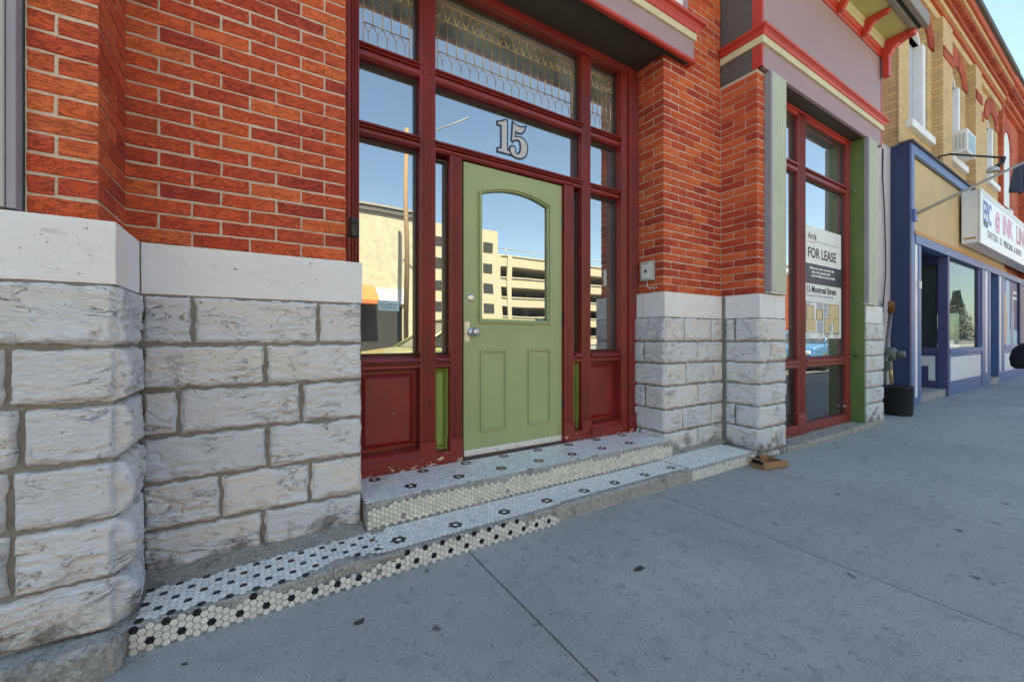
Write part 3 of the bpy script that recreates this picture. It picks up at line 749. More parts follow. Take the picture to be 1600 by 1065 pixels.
for (a, b) in ((1.012, 1.118), (2.212, 2.302)):
    panel(a, b, .315, .875, 'green_p', y=2.625, m_=.03)
    box('bottom_rail', M['maroon'], RB, a, b, 2.56, 2.69, LZ, .315, .003)
    for q, xx in enumerate((a, b-.012)): box('panel_bead', M['green_p'], RB, xx, xx+.012, 2.615, 2.64, .315, .875)

# the door
DX0, DX1, DZ0, DZ1, DY = 1.2305, 2.1095, .252, 2.315, 2.598
def arc_pts(xa, xb, zs, rise, n=14):
    c = (xa+xb)/2; hw = (xb-xa)/2
    r_ = (hw*hw+rise*rise)/(2*rise); out = []
    for i in range(n+1):
        x = xa+(xb-xa)*i/n; out.append((x, zs+math.sqrt(max(0, r_*r_-(x-c)**2))-(r_-rise)))
    return out
gx0, gx1, gz0, gzs, rise = 1.372, 1.968, 1.212, 2.118, .060
arc = arc_pts(gx0, gx1, gzs, rise)
mb = MB()
# slab with an arched opening: one concave ring made of strips
mb.box(DX0, DX1, DY, DY+.045, DZ0, gz0); mb.box(DX0, gx0, DY, DY+.045, gz0, DZ1); mb.box(gx1, DX1, DY, DY+.045, gz0, DZ1)
mb.prism([(gx0, DZ1)] + [(x, z) for x, z in arc] + [(gx1, DZ1)], DY, DY+.045, 'y')
# two sunk lower panels with raised moulding
door = mb.build('door', M['green'], RB, origin=((DX0+DX1)/2, DY, DZ0)); door['label'] = 'sage green door with arched glass and two lower panels'
def ring(mb, outer, inner, y0, y1):
    n = len(outer)
    vs_ = [(x, y0, z) for x, z in outer] + [(x, y0-.0, z) for x, z in inner] + [(x, y1, z) for x, z in outer] + [(x, y1, z) for x, z in inner]
    fs = []
    for k in range(n):
        k2 = (k+1) % n; fs += [(k, k2, n+k2, n+k), (2*n+k, 3*n+k, 3*n+k2, 2*n+k2), (k, 2*n+k, 2*n+k2, k2), (n+k, n+k2, 3*n+k2, 3*n+k)]
    mb.add(vs_, fs)
def offs(x0, x1, z0, zs, rs, o):
    return [(x0-o, z0-o)] + [(x, z) for x, z in arc_pts(x0-o, x1+o, zs+o*.4, rs+o*.35)] + [(x1+o, z0-o)]
tr = MB(); ring(tr, offs(gx0, gx1, gz0, gzs, rise, .022), offs(gx0, gx1, gz0, gzs, rise, .010), DY-.018, DY+.001)
ring(tr, offs(gx0, gx1, gz0, gzs, rise, .010), offs(gx0, gx1, gz0, gzs, rise, -.004), DY-.005, DY+.004)
tr.build('glass_trim', M['green'], door, bevel=.002)
gp = MB(); gp.prism([(gx0-.001, gz0-.001)] + [(x, z) for x, z in arc_pts(gx0-.001, gx1+.001, gzs, rise)] + [(gx1+.001, gz0-.001)], DY+.018, DY+.023, 'y')
gp.build('pane', M['glass'], door)
for (a, b) in ((1.361, 1.580), (1.776, 1.992)):
    p = MB(); z0, z1 = .408, .995
    q = [(a, z0), (b, z0), (b, z1), (a, z1)]; qi = [(a+.014, z0+.014), (b-.014, z0+.014), (b-.014, z1-.014), (a+.014, z1-.014)]
    ring(p, q, qi, DY-.014, DY+.001)
    qj = [(a+.022, z0+.022), (b-.022, z0+.022), (b-.022, z1-.022), (a+.022, z1-.022)]
    ring(p, qi, qj, DY-.004, DY+.001)
    p.build('panel', M['green'], door, bevel=.002)
k = MB(); k.box(DX0+.002, DX1-.002, DY-.006, DY-.001, .250, .292); k.build('kick_strip', M['alu'], door, bevel=.001)
sk = MB()
for x in (1.33, 1.50, 1.67, 1.84, 2.0): sk.lathe([(.0, -.003), (.004, -.003), (.004, 0)], (x, DY-.006, .268), 'y', 8)
sk.build('screw', M['black'], door)
lp = MB().box(1.2345, 1.278, DY-.004, DY-.0005, 1.052, 1.197).build('latch_plate', M['metal'], door, bevel=.0015)
kn = MB(); kn.lathe([(.0, -.066), (.015, -.066), (.024, -.062), (.029, -.050), (.029, -.040), (.022, -.026), (.015, -.020), (.015, -.012), (.033, -.010), (.035, -.004)], (1.302, DY-.001, 1.122), 'y', 28)
kno = kn.build('door_knob', M['metal'], door); MB().lathe([(0, -.0695), (.008, -.0695), (.009, -.066)], (1.302, DY-.001, 1.122), 'y', 16).build('keyhole', M['boxgrey'], kno)
db = MB(); db.lathe([(.0, -.007), (.020, -.007), (.026, -.004), (.027, 0)], (1.287, DY-.001, 1.364), 'y', 24); db.build('deadbolt_cover', M['metal'], door)
for z in (.55, 1.24, 2.02):
    h = MB(); h.tube([(2.113, DY-.006, z-.05), (2.113, DY-.006, z+.05)], .006, 8); h.build('hinge', M['black'], door)
box('door_gap', M['black'], RB, 1.203, 2.1165, 2.632, 2.66, .237, 2.3255)
box('threshold', M['sash'], RB, 1.203, 2.1165, 2.55, 2.64, .233, .2485)

# numerals 15 on the transom light: silver with a navy edge
def curve_shape(name, loops, offset, y, mat, parent, thick=.0012):
    cu = bpy.data.curves.new(name, 'CURVE'); cu.dimensions = '2D'; cu.fill_mode = 'BOTH'; cu.offset = offset; cu.extrude = thick
    for lp_ in loops:
        sp = cu.splines.new('POLY'); sp.points.add(len(lp_)-1); sp.use_cyclic_u = True
        for i, (x, z) in enumerate(lp_): sp.points[i].co = (x, z, 0, 1)
    o = bpy.data.objects.new(name, cu); o.rotation_euler = (R(90), 0, 0)
    dg = bpy.context.evaluated_depsgraph_get(); col.objects.link(o); dg.update()
    me = bpy.data.meshes.new_from_object(o.evaluated_get(dg)); bpy.data.objects.remove(o)
    me.transform(Matrix.Rotation(R(90), 4, 'X')); me.materials.clear(); me.materials.append(mat)
    m_ = bpy.data.objects.new(name, me); col.objects.link(m_); m_.location = (0, y, 0); adopt(m_, parent); return m_
def text_mesh(s, size, loc, mat, parent=None, name='lettering', sx=1.0, depth=.0006, align='LEFT', rot='front', bold=0.0):
    cu = bpy.data.curves.new(name, 'FONT'); cu.body = s; cu.size = size; cu.extrude = depth; cu.align_x = align; cu.offset = bold
    o = bpy.data.objects.new(name, cu); col.objects.link(o); dg = bpy.context.evaluated_depsgraph_get(); dg.update()
    me = bpy.data.meshes.new_from_object(o.evaluated_get(dg)); bpy.data.objects.remove(o)
    me.transform(Matrix.Diagonal((sx, 1, 1, 1))); me.transform(Matrix.Rotation(R(90), 4, 'X'))
    me.materials.clear(); me.materials.append(mat)
    m_ = bpy.data.objects.new(name, me); col.objects.link(m_); m_.location = loc
    if parent is not None: adopt(m_, parent)
    return m_
def poly(pts, x0, z0, s): return [(x0+a*s, z0+b*s) for a, b in pts]
one = [(0,0),(42,0),(42,7),(31,10),(31,100),(25,100),(14,92),(0,88),(0,82),(13,83),(13,10),(0,7)]
def bez(p0, p1, p2, n=6): return [((1-t)**2*p0[0]+2*(1-t)*t*p1[0]+t*t*p2[0], (1-t)**2*p0[1]+2*(1-t)*t*p1[1]+t*t*p2[1]) for t in [i/n for i in range(1, n+1)]]
five = [(12, 100)]; five += bez((12,100),(32,88),(56,98)); five += bez((56,98),(50,74),(30,76)); five += bez((30,76),(22,76),(18,80)); five += [(16, 56)]
five += bez((16,56),(60,72),(64,34), 8); five += bez((64,34),(62,-4),(28,-4), 8); five += bez((28,-4),(2,-3),(1,16)); five += bez((1,16),(4,28),(13,26)); five += bez((13,26),(22,22),(17,11))
five += bez((17,11),(22,4),(30,6)); five += bez((30,6),(42,12),(42,34), 8); five += bez((42,34),(40,56),(26,53)); five += bez((26,53),(14,50),(10,44)); five += [(8, 46)]
sN = .00245
for nm, pts, xo in (('numeral_one', one, 1.535), ('numeral_five', five, 1.640)):
    L1 = poly(pts, xo, 2.480, sN)
    curve_shape(nm + '_edge', [L1], .013, 2.6425, M['num_edge'], RB, .0006); curve_shape(nm, [L1], .0, 2.6405, M['numeral'], RB, .0008)

# ------------------------------------------------------------------ hood over the entrance
HX1, HY = 3.272, 2.192
box('soffit', M['soffit'], RB, .12, 3.262, 2.20, 2.60, 3.5125, 3.56)
path = [(.10, 2.285), (.10, HY), (HX1, HY), (HX1, 2.27)]
MB().sweep(path, [(0, 3.510), (0, 3.69), (-.03, 3.69), (-.03, 3.510)]).build('hood_board', M['pink'], RB)
MB().sweep(path, [(-.02, 3.494), (.008, 3.494), (.016, 3.502), (.016, 3.518), (.008, 3.526), (-.02, 3.526)]).build('hood_bead', M['red'], RB)
MB().sweep(path, [(-.02, 3.69), (.016, 3.69), (.016, 3.752), (-.02, 3.752)]).build('hood_cream_band', M['cream'], RB, bevel=.002)
MB().sweep(path, [(-.02, 3.752), (.022, 3.752), (.030, 3.765), (.034, 3.785), (.052, 3.805), (.074, 3.815), (.080, 3.835), (-.02, 3.84)]).build('hood_crown', M['red'], RB, bevel=.001)
box('hood_lead', M['soffit'], RB, .11, 3.26, 2.20, 2.30, 3.79, 3.838)
uw = MB(); uw.box(1.1, 3.255, 2.235, 2.268, 3.842, 3.98); uw.box(3.19, 3.255, 2.235, 2.268, 3.98, 5.6); uw.box(1.1, 1.17, 2.235, 2.268, 3.98, 5.6)
u_ = uw.build('upper_window_frame', M['pink'], RB, bevel=.003); box('pane', M['paper'], u_, 1.17, 3.19, 2.245, 2.262, 3.98, 5.6)
for (x, z) in ((2.985, 3.475), (3.02, 3.478), (3.05, 3.47)): pass

# ------------------------------------------------------------------ shop cornice and show window
CX0, CX1, CY = 3.812, 6.73, 1.89
cp = [(CX0, 2.265), (CX0, CY), (CX1, CY), (CX1, 2.325)]
def lshape(z0, z1, nm, mf='pink', ms='taupe', t_=.03):
    box(nm, M[mf], RB, CX0+.0, CX1, CY, CY+t_, z0, z1)
    box('side_panel', M[ms], RB, CX0, CX0+.025, CY+.085, 2.265, z0, z1)
    box('corner_strip', M['red'], RB, CX0-.004, CX0+.025, CY-.003, CY+.0845, z0, z1, .002)
    box('end_panel', M[mf], RB, CX1-.03, CX1, CY+t_, 2.33, z0, z1)
    box('corner_bead', M['red'], RB, CX1-.028, CX1+.004, CY-.005, CY-.001, z0, z1)
lshape(3.502, 3.70, 'lower_fascia'); lshape(3.83, 4.61, 'upper_fascia')
MB().sweep(cp, [(-.02, 3.70), (.020, 3.70), (.020, 3.765), (-.02, 3.765)]).build('cream_band', M['cream'], RB, bevel=.002)
MB().sweep(cp, [(-.02, 3.765), (.026, 3.765), (.032, 3.778), (.035, 3.795), (.050, 3.808), (.064, 3.815), (.070, 3.832), (-.02, 3.836)]).build('crown_moulding', M['red'], RB, bevel=.001)
MB().sweep(cp, [(-.02, 4.61), (.012, 4.61), (.020, 4.63), (.020, 4.665), (.034, 4.69), (.034, 4.705), (-.02, 4.705)]).build('eave_red_moulding', M['red'], RB)
MB().sweep(cp, [(-.02, 4.705), (.038, 4.705), (.048, 4.73), (.048, 4.765), (.062, 4.79), (-.02, 4.79)]).build('eave_cream_moulding', M['cream'], RB)
box('eave_soffit', M['olive'], RB, CX0-.25, CX1+.02, 1.60, 2.3, 4.792, 4.83)
box('eave_board', M['grey_edge'], RB, CX0-.30, CX1+.03, 1.555, 1.60, 4.77, 4.90, .004); box('eave_groove', M['soffit'], RB, CX0-.30, CX1+.03, 1.515, 1.555, 4.80, 4.90)
box('gutter', M['grey_edge'], RB, CX0-.30, CX1+.03, 1.46, 1.515, 4.77, 4.92, .006)
def bracket(x, w_=.05, s=1.0):
    y0, zt = 1.87, 4.791
    pr = [(y0, zt), (y0-.24*s, zt), (y0-.255*s, zt-.02), (y0-.24*s, zt-.05*s), (y0-.19*s, zt-.055*s), (y0-.13*s, zt-.075*s), (y0-.09*s, zt-.11*s), (y0-.07*s, zt-.15*s), (y0-.045*s, zt-.175*s), (y0, zt-.18*s)]
    mb = MB(); mb.prism([(a, b) for a, b in pr], x-w_/2, x+w_/2, 'x')
    mb.lathe([(0, -w_*.6), (.022*s, -w_*.6), (.022*s, w_*.6), (0, w_*.6)], (x, y0-.215*s, zt-.032*s), 'x', 10)
    mb.build('bracket', M['red'], RB, bevel=.004)
for x in (4.02, 4.69, 5.36, 6.03): bracket(x)
bracket(6.69, .09, 1.25)
mbx = MB(); mbx.box(6.655, 6.745, 1.80, 1.87, 4.35, 4.62); mbx.build('end_bracket_leg', M['red'], RB, bevel=.01)
# fluted pilasters either side of the show window
def pil(x0, x1, y, nm='pilaster'):
    mb = MB(); mb.prism(flutes(x0+.035, x1, y, y+.04, 5, .011, .006), 1.507, 3.500, 'z'); a = mb.build(nm, M['sage'], RB, bevel=.0012)
    box('pilaster_side', M['lilac'], a, x0, x0+.0345, y, y+.062, 1.503, 3.500, .002); box('pilaster_foot', M['sage'], a, x0-.003, x1+.003, y-.004, y+.05, 1.484, 1.5025)
pil(3.935, 4.215, 1.872); pil(6.236, 6.53, 1.872)
box('red_edge', M['brick'], RB, 6.532, 6.56, 1.90, 1.93, 1.48, 3.5)
SY = 2.05
box('window_soffit', M['soffit'], RB, 3.84, 6.70, 1.925, 2.4, 3.5005, 3.56)
for (a, b, n) in ((4.86, 5.045, 5), (6.11, 6.2345, 0)):
    if n: post(a, b, .052, 3.50, n, SY, SY+.12, base=.22, nm='show_window_post', d=.012)
    else: post(a, b, .052, 3.50, 2, SY, SY+.12, base=.22, nm='show_window_post', d=.006)
post(4.252, 4.31, .052, 3.50, 0, SY+.01, SY+.12, base=.2, nm='show_window_post') if False else box('show_window_post', M['maroon'], RB, 4.245, 4.31, SY+.01, SY+.12, .052, 3.5, .003)
def srail(x0, x1, z0, z1):
    h = z1-z0
    MB().prism([(SY+.12, z1), (SY+.02, z1), (SY-.018, z1-.25*h), (SY-.018, z1-.4*h), (SY+.01, z1-.45*h), (SY+.01, z1-.6*h), (SY-.004, z1-.65*h), (SY-.004, z0+.1*h), (SY+.012, z0), (SY+.12, z0)], x0, x1, 'x').build('show_window_rail', M['maroon'], RB, bevel=.001)
for (a, b) in ((4.31, 4.86), (5.045, 6.11)):
    srail(a, b, 2.835, 2.945); srail(a, b, .758, .862); box('show_window_sill', M['maroon'], RB, a, b, SY-.004, SY+.12, .052, .155, .004)
    box('show_window_head', M['maroon_bright'], RB, a, b, SY, SY+.12, 3.44, 3.50, .003)
    window(a, b, 2.945, 3.44, gy=SY+.045, yf=SY+.01, nm='show_window_sash', s=.012); window(a, b, .862, 2.835, gy=SY+.045, yf=SY+.01, nm='show_window_sash', s=.012)
    window(a, b, .155, .758, gy=SY+.045, mat='glass_d', yf=SY+.01, nm='show_window_sash', s=.012)
box('head_trim', M['maroon_bright'], RB, 4.245, 6.232, SY-.012, SY+.0, 3.475, 3.4995, .002)
box('green_reveal', M['green_d'], RB, 6.2355, 6.262, 1.914, SY+.25, .05, 3.50)
for z in (.86, 2.86):
    MB().tube([(6.232, 1.985, z), (6.17, 1.985, z), (6.165, 1.985, z+.02)], .008, 8).build('hook', M['grey_edge'] if z > 2 else M['black'], RB)
box('stucco_wall', M['stucco'], RB, 6.57, 8.699, 2.335, 2.6, 0, 4.15)
# back room shelves (seen dimly)
# stone ledge under the show window
lg = MB(); nx = 60; vs_ = []
for i in range(nx+1):
    x = 4.245+(6.78-4.245)*i/nx
    yf = 1.872 + .018*noise.noise(Vector((x*6, 1, 0))) - .02*math.sin(math.pi*i/nx) + .01*noise.noise(Vector((x*30, 2, 0))); zt = .05 + .005*noise.noise(Vector((x*8, 5, 0)))
    vs_ += [(x, yf+.004, -.02), (x, yf, zt-.014), (x, yf+.014, zt), (x, 2.30, zt+.002)]
lg.add(vs_, [(i*4+k, (i+1)*4+k, (i+1)*4+k+1, i*4+k+1) for i in range(nx) for k in range(3)], 0, False)
lg.add([vs_[0], vs_[1], vs_[2], vs_[3], (4.245, 2.3, -.02)], [(0, 1, 2, 3, 4)])
lg.build('window_ledge', M['ledge'], RB)

# left edge: weathered board of the neighbouring bay
box('grey_pilaster', M['grey_board'], RB, -1.3, -.655, 1.885, 1.96, 1.482, 4.6, .003); box('grey_pilaster_edge', M['lilac'], RB, -.654, -.632, 1.893, 1.96, 1.482, 4.6, .002)

# ------------------------------------------------------------------ tiled steps
PT = .0250
def hex_mesh(orient, mkey):
    key = ('hex', orient, mkey)
    if key not in cache:
        r0 = PT/math.sqrt(3)*(.985 if mkey == 1 else .915); mb = MB(); off = R(90) if 'p' in orient else 0
        ax = 'y' if orient[0] == 'r' else 'z'
        rings = [(r0, -.003), (r0, .0009), (r0*.90, .0018)]
        vs_ = []
        for rr, h in rings:
            for k in range(6):
                a = off+k*math.pi/3; u, v = rr*math.cos(a), rr*math.sin(a)
                vs_.append((u, v, h) if ax == 'z' else (u, -h, v))
        fs = [[12+k for k in range(6)]] + [[k, (k+1) % 6, 6+(k+1) % 6, 6+k] for k in range(6)] + [[6+k, 6+(k+1) % 6, 12+(k+1) % 6, 12+k] for k in range(6)]
        if ax == 'y': fs = [f[::-1] for f in fs]
        me = bpy.data.meshes.new('tile'); me.from_pydata(vs_, [], fs); 
        for m_ in TM: me.materials.append(m_)
        me.polygons.foreach_set('material_index', [mkey]*len(fs)); me.update(); cache[key] = me
    return cache[key]
TM = [M['tile_w'], M['tile_k'], M['tile_c'], M['tile_w2']]
def hexgrid(x0, x1, v0, v1, pointy):
    """yield (i, j, u, v); pointy: rows along u; flat: columns along v"""
    if pointy:
        dy = PT*math.sqrt(3)/2; j = 0
        while v0+j*dy <= v1:
            i = 0; off = PT/2*(j % 2)
            while x0+off+i*PT <= x1: yield i, j, x0+off+i*PT, v0+j*dy; i += 1
            j += 1
    else:
        dx = PT*math.sqrt(3)/2; i = 0
        while x0+i*dx <= x1:
            j = 0; off = PT/2*(i % 2)
            while v0+off+j*PT <= v1: yield i, j, x0+i*dx, v0+off+j*PT; j += 1
            i += 1
def slab_body(name, x0, x1, yf, yb, z0, z1, parent, seed, rough=.0022, mat='oldcon', brk=None):
    """step body with an uneven, chipped nose"""
    mb = MB(); nx = int((x1-x0)/.012); prof_n = 7; vs_ = []
    for i in range(nx+1):
        x = x0+(x1-x0)*i/nx; d = (brk(x) if brk else 0)
        n_ = lambda k, s_: noise.noise(Vector((x*s_, k*3.1, seed)))
        r_ = rough*(1+7*d)
        yy = yf + d*.012
        pr = [(yy+.002, z0), (yy+.0012+abs(n_(1, 25))*r_, z0+(z1-z0)*.33), (yy+.0012+abs(n_(2, 31))*r_, z0+(z1-z0)*.66), (yy+.0015+n_(3, 38)*r_*.7, z1-.010-d*.006), (yy+.006+abs(n_(4, 34))*r_, z1-.002), (yy+.020, z1-.0005+n_(5, 20)*.0006), (yb, z1)]
        vs_ += [(x, a, b) for a, b in pr]
    W = prof_n
    mb.add(vs_, [(i*W+k, (i+1)*W+k, (i+1)*W+k+1, i*W+k+1) for i in range(nx) for k in range(W-1)], 0, False)
    for e, flip in ((0, 0), (nx, 1)):
        p = vs_[e*W:(e+1)*W]; p = p+[(p[0][0], yb, z0)]; mb.add(p, [list(range(W+1))])
    return mb.build(name, M[mat], parent, recalc=True)
def blackdot(i, j, flat_=True):
    # black tiles on a 2 x 2-column lattice of the flat-topped grid
    if i % 2: return False
    if (i//2) % 2 == 0: return j % 2 == 0
    return j % 2 == 1
def dot(i, j):
    if i % 4 == 0: return j % 4 == 0
    if i % 4 == 2: return j % 4 == 2
    return False
ST = empty('tiled_step', (1.6, 1.9, 0), 'low bottom step along the wall, white hexagon tiles with black dots at its left end', 'step')
LA = empty('tiled_landing', (1.7, 2.3, .1), 'raised upper landing at the green door, white mosaic with black flower rosettes', 'step')
ZS, ZL = .0975, .2335
YF1, YF2 = 1.868, 2.148
def brk(x):
    a = max(0, min(1, (x-1.50)*8))*max(0, min(1, (2.70-x)*8)); b = max(0, 1-abs(x-.34)/.13)
    return max(a, b)
slab_body('step_body', -.40, 3.69, YF1, 2.26, -.05, ZS, ST, 11, brk=brk)
slab_body('landing_body', .476, 2.926, YF2, 2.66, .06, ZL, LA, 13, brk=lambda x: max(0, noise.noise(Vector((x*4, 0, 7))))*.5)
def jag(x, s, k, a=.010): return a*noise.noise(Vector((x*s, k, 0)))
tiles = []
def T(lst, x, y, z, orient, mk):
    if orient == 'rf' and random.random() < .012: return
    lst.append((x, y, z, PT, (orient, mk), (random.uniform(-.02, .02), random.uniform(-.02, .02), random.uniform(-.03, .03)) if orient[0] == 't' else (random.uniform(-.02, .02), random.uniform(-.03, .03), random.uniform(-.02, .02))))
# left zone of the lower step
for i, j, u, v in hexgrid(-.345, .485, YF1+.022, 2.15, False):
    back = 2.095+.04*(u+.35)+jag(u, 14, 2, .02)
    if u > .18 and v < YF1+.030+.05*max(0, 1-abs(u-.33)/.16): continue
    if v > back or v < YF1+.014: continue
    T(tiles, u, v, ZS+.0016, 'tf', 1 if dot(i, j) else 0)
# flower rosettes
def flowers(x0, n, step, yc, cells, dy=PT*math.sqrt(3)/2):
    return None
def field(lst, x0, x1, y0, y1, zt, centres, keep):
    """pointy grid anchored so that rosette centres fall on tiles"""
    ax, ay = centres[0]; dy = PT*math.sqrt(3)/2
    def snap(x, y):
        j = round((y-ay)/dy); i = round((x-ax-(PT/2 if j % 2 else 0))/PT); return i, j
    blk = set()
    for cx, cy in centres:
        i, j = snap(cx, cy)
        o = [(-1, 0), (1, 0)] + ([(0, 1), (-1, 1), (0, -1), (-1, -1)] if j % 2 == 0 else [(0, 1), (1, 1), (0, -1), (1, -1)])
        for di, dj in o: blk.add((i+di, j+dj))
    j0, j1 = int((y0-ay)/dy)-1, int((y1-ay)/dy)+2
    for j in range(j0, j1):
        for i in range(int((x0-ax)/PT)-2, int((x1-ax)/PT)+2):
            x = ax+i*PT+(PT/2 if j % 2 else 0); y = ay+j*dy
            if x < x0 or x > x1 or y < y0 or y > y1 or not keep(x, y): continue
            T(lst, x, y, zt, 'tp', 1 if (i, j) in blk else 0)
def nib(y0, x, k): return y0 + .012 + .016*abs(noise.noise(Vector((x*7, k, 1)))) + .008*abs(noise.noise(Vector((x*30, k, 5))))
low_c = [(.588+.3*i*.99, 1.975) for i in range(8)]
field(tiles, .50, 2.74, YF1+.014, 2.142, ZS+.0016, low_c, lambda x, y: y > nib(YF1+.012, x, 3) + .035*max(0, 1-abs(x-1.03)/.13)*0 + (.02 if 1.55 < x < 2.7 else 0) and not (x < .56 and y > 2.10))
field(tiles, 2.775, 3.62, YF1+.018, 2.19, ZS+.0016, [(2.775, 1.9)], lambda x, y: y > YF1+.022 and not (x < 2.95 and y > 2.15)) if False else None
def newer():
    out = []
    for i, j, u, v in hexgrid(2.775, 3.635, YF1+.022, 2.17, False): T(tiles, u, v, ZS+.0016, 'tf', 0)
newer()
land = []
lc = [(.60+.3*i, 2.500) for i in range(8)] + [(.60+.15+.3*i, 2.500-10*PT*math.sqrt(3)/2) for i in range(7)]
field(land, .487, 2.918, YF2+.012, 2.552, ZL+.0016, lc, lambda x, y: y > nib(YF2+.014, x, 9)-.006)
# risers
for i, j, u, v in hexgrid(-.355, 1.50, .008, ZS-.012, False):
    if .16 < u < .46 and v > .050+.02*abs(noise.noise(Vector((u*9, 2, 2)))): continue
    if u > 1.3 and v > .085-(u-1.3)*.20+jag(u, 20, 4, .02): continue
    if -.1 < u and v > ZS-.03 and noise.noise(Vector((u*5, 7, 2))) > .12: continue
    T(tiles, u, YF1-.0018, v, 'rf', 1 if dot(i, j+1) else 3)
for i, j, u, v in hexgrid(2.765, 3.635, .014, ZS-.018, False): T(tiles, u, YF1-.0018, v, 'rf', 3)
for i, j, u, v in hexgrid(.492, 2.912, ZS+.014, ZL-.017, False):
    if v > ZL-.030-.028*max(0, noise.noise(Vector((u*4, 3, 3)))) and noise.noise(Vector((u*3, 1, 1))) > .05: continue
    T(land, u, YF2-.0018, v, 'rf', 2)
place_pieces(tiles, 300, 'tile', 'tiles', ST, hex_mesh, TM)
place_pieces(land, 300, 'tile', 'tiles', LA, hex_mesh, TM)
def grout_cells(lst, parent):
    r0 = PT/math.sqrt(3)*.9995
    for nm, mat, sel in (('grout', 'grout_l', lambda a: a[0] == 'tp'), ('grout', 'grout_d', lambda a: a[0] == 'tf'), ('riser_grout', 'grout_d', lambda a: a[0] == 'rf')):
        mb = MB()
        for (x, y, z, _, args, _r) in lst:
            if not sel(args): continue
            off = R(90) if 'p' in args[0] else 0
            P = [(r0*math.cos(off+k_*math.pi/3), r0*math.sin(off+k_*math.pi/3)) for k_ in range(6)]
            if args[0][0] == 't': mb.add([(x+u, y+v, z-.0012) for u, v in P], [range(6)])
            else: mb.add([(x+u, y+.0008, z+v) for u, v in P], [range(5, -1, -1)])
        if mb.v: tag(mb.build(nm, M[mat], parent, recalc=False), kind='stuff')
grout_cells(tiles, ST); grout_cells(land, LA)
# cement patch where the old and newer tiling meet
pm = MB(); pm.box(2.70, 2.765, YF1-.006, 2.10, -.01, ZS+.003); pm.build('cement_patch', M['oldcon'], ST, bevel=.008, seg=2)

# ------------------------------------------------------------------ small things on the red building
th = empty('entry_camera', (.433, 2.30, 1.60), 'black plastic box clipped to the left edge of the maroon frame above the plinth', 'sensor')
MB().prism([(.408, 2.268), (.408, 2.235), (.420, 2.215), (.445, 2.215), (.457, 2.235), (.457, 2.268)], 1.605, 1.705, 'z').build('housing', M['black'], th, bevel=.006, seg=3)
MB().lathe([(0, -.003), (.010, -.003), (.012, .002)], (.432, 2.213, 1.675), 'y', 16).build('lens', M['dark'], th)
mbx = empty('intercom', (2.90, 2.44, 1.58), 'grey metal intercom box on the brick reveal right of the door', 'intercom')
MB().box(2.905, 2.957, 2.355, 2.475, 1.585, 1.755).build('case', M['boxgrey'], mbx, bevel=.004, seg=2)
MB().box(2.9025, 2.905, 2.365, 2.465, 1.60, 1.742).build('face_plate', M['alu'], mbx, bevel=.001)
MB().lathe([(0, -.0065), (.010, -.0065), (.013, -.002), (.013, 0)], (2.9025, 2.415, 1.668), 'x', 20).build('button', M['black'], mbx)
for k_ in range(3): MB().box(2.9015, 2.9026, 2.385, 2.445, 1.725+k_*.004, 1.7265+k_*.004).build('grille_slot', M['black'], mbx)
wi = MB(); wi.tube([(2.935, 2.42, 1.585), (2.930, 2.42, 1.54), (2.945, 2.40, 1.515), (2.952, 2.37, 1.525)], .004, 6); wi.tube([(2.95, 2.36, 1.51), (2.95, 2.33, 1.52)], .004, 6); wi.build('wire', M['paper'], mbx)
sb = empty('keypad', (2.63, 2.63, 1.53), 'small white wall plate seen behind the glass of the right side light', 'switch plate')
MB().box(2.585, 2.690, 2.66, 2.668, 1.545, 1.700).build('plate', M['paper'], sb, bevel=.003)
MB().box(2.615, 2.660, 2.656, 2.660, 1.585, 1.655).build('cover', M['alu'], sb, bevel=.002)
# notice on the left side light
no = MB().box(.655, .790, 2.6415, 2.6432, 1.255, 1.320).build('window_notice', M['pblue']); tag(no, 'small pale blue notice stuck low on the tall left side light', 'notice')
for q, s_ in enumerate(('Entry to Ballroom', 'by Phone Only')):
    text_mesh(s_, .0155, (.7225, 2.6410, 1.290-.018*q), M['ptext'], no, align='CENTER', depth=.0002)
stk = MB().box(1.86, 1.962, DY+.0165, DY+.0178, 1.216, 1.232).build('door_sticker', M['pbanner']); tag(stk, 'narrow dark sticker with white lettering at the lower right of the door glass', 'sticker')
text_mesh('E. POMERY', .013, (1.872, DY+.0162, 1.2195), M['paper'], stk, depth=.0002)

# for lease poster in the show window
PX0, PX1, PY = 5.135, 6.065, SY+.040
po = empty('for_lease_poster', (5.52, PY, 1.08), 'white FOR LEASE poster with slate band and floor plans in the tall shop window', 'poster')
MB().box(PX0, PX1, PY-.003, PY, 1.075, 2.335).build('sheet', M['paper'], po)
MB().box(PX0, PX1, PY-.0042, PY-.0031, 1.690, 1.915).build('banner', M['pbanner'], po)
PW = PX1-PX0
text_mesh('Arch', .105, (PX0+.05, PY-.0045, 2.190), M['ptext'], po, sx=1.0); MB().box(PX0+.25, PX1-.06, PY-.0042, PY-.0031, 2.172, 2.176).build('rule_line', M['ptext'], po)
fr_ = MB(); 
for (a, b, c, d) in ((PX0+.04, PX0+.235, 2.155, 2.160), (PX0+.232, PX0+.237, 2.155, 2.23)): fr_.box(a, b, PY-.0042, PY-.0031, c, d)
fr_.build('logo_frame', M['ink_red'], po)
text_mesh('archrealty.com', .028, (PX1-.06, PY-.0045, 2.186), M['ptext'], po, align='RIGHT') if False else None
text_mesh('FOR LEASE', .158, (PX0+.045, PY-.0045, 1.985), M['ptext'], po, sx=.98, bold=.0022)
for q, s_ in enumerate(('MARTIN SKOLNICK BROKER', 'MANAGING PARTNER', '613-546-0000 arch.realty')): pass
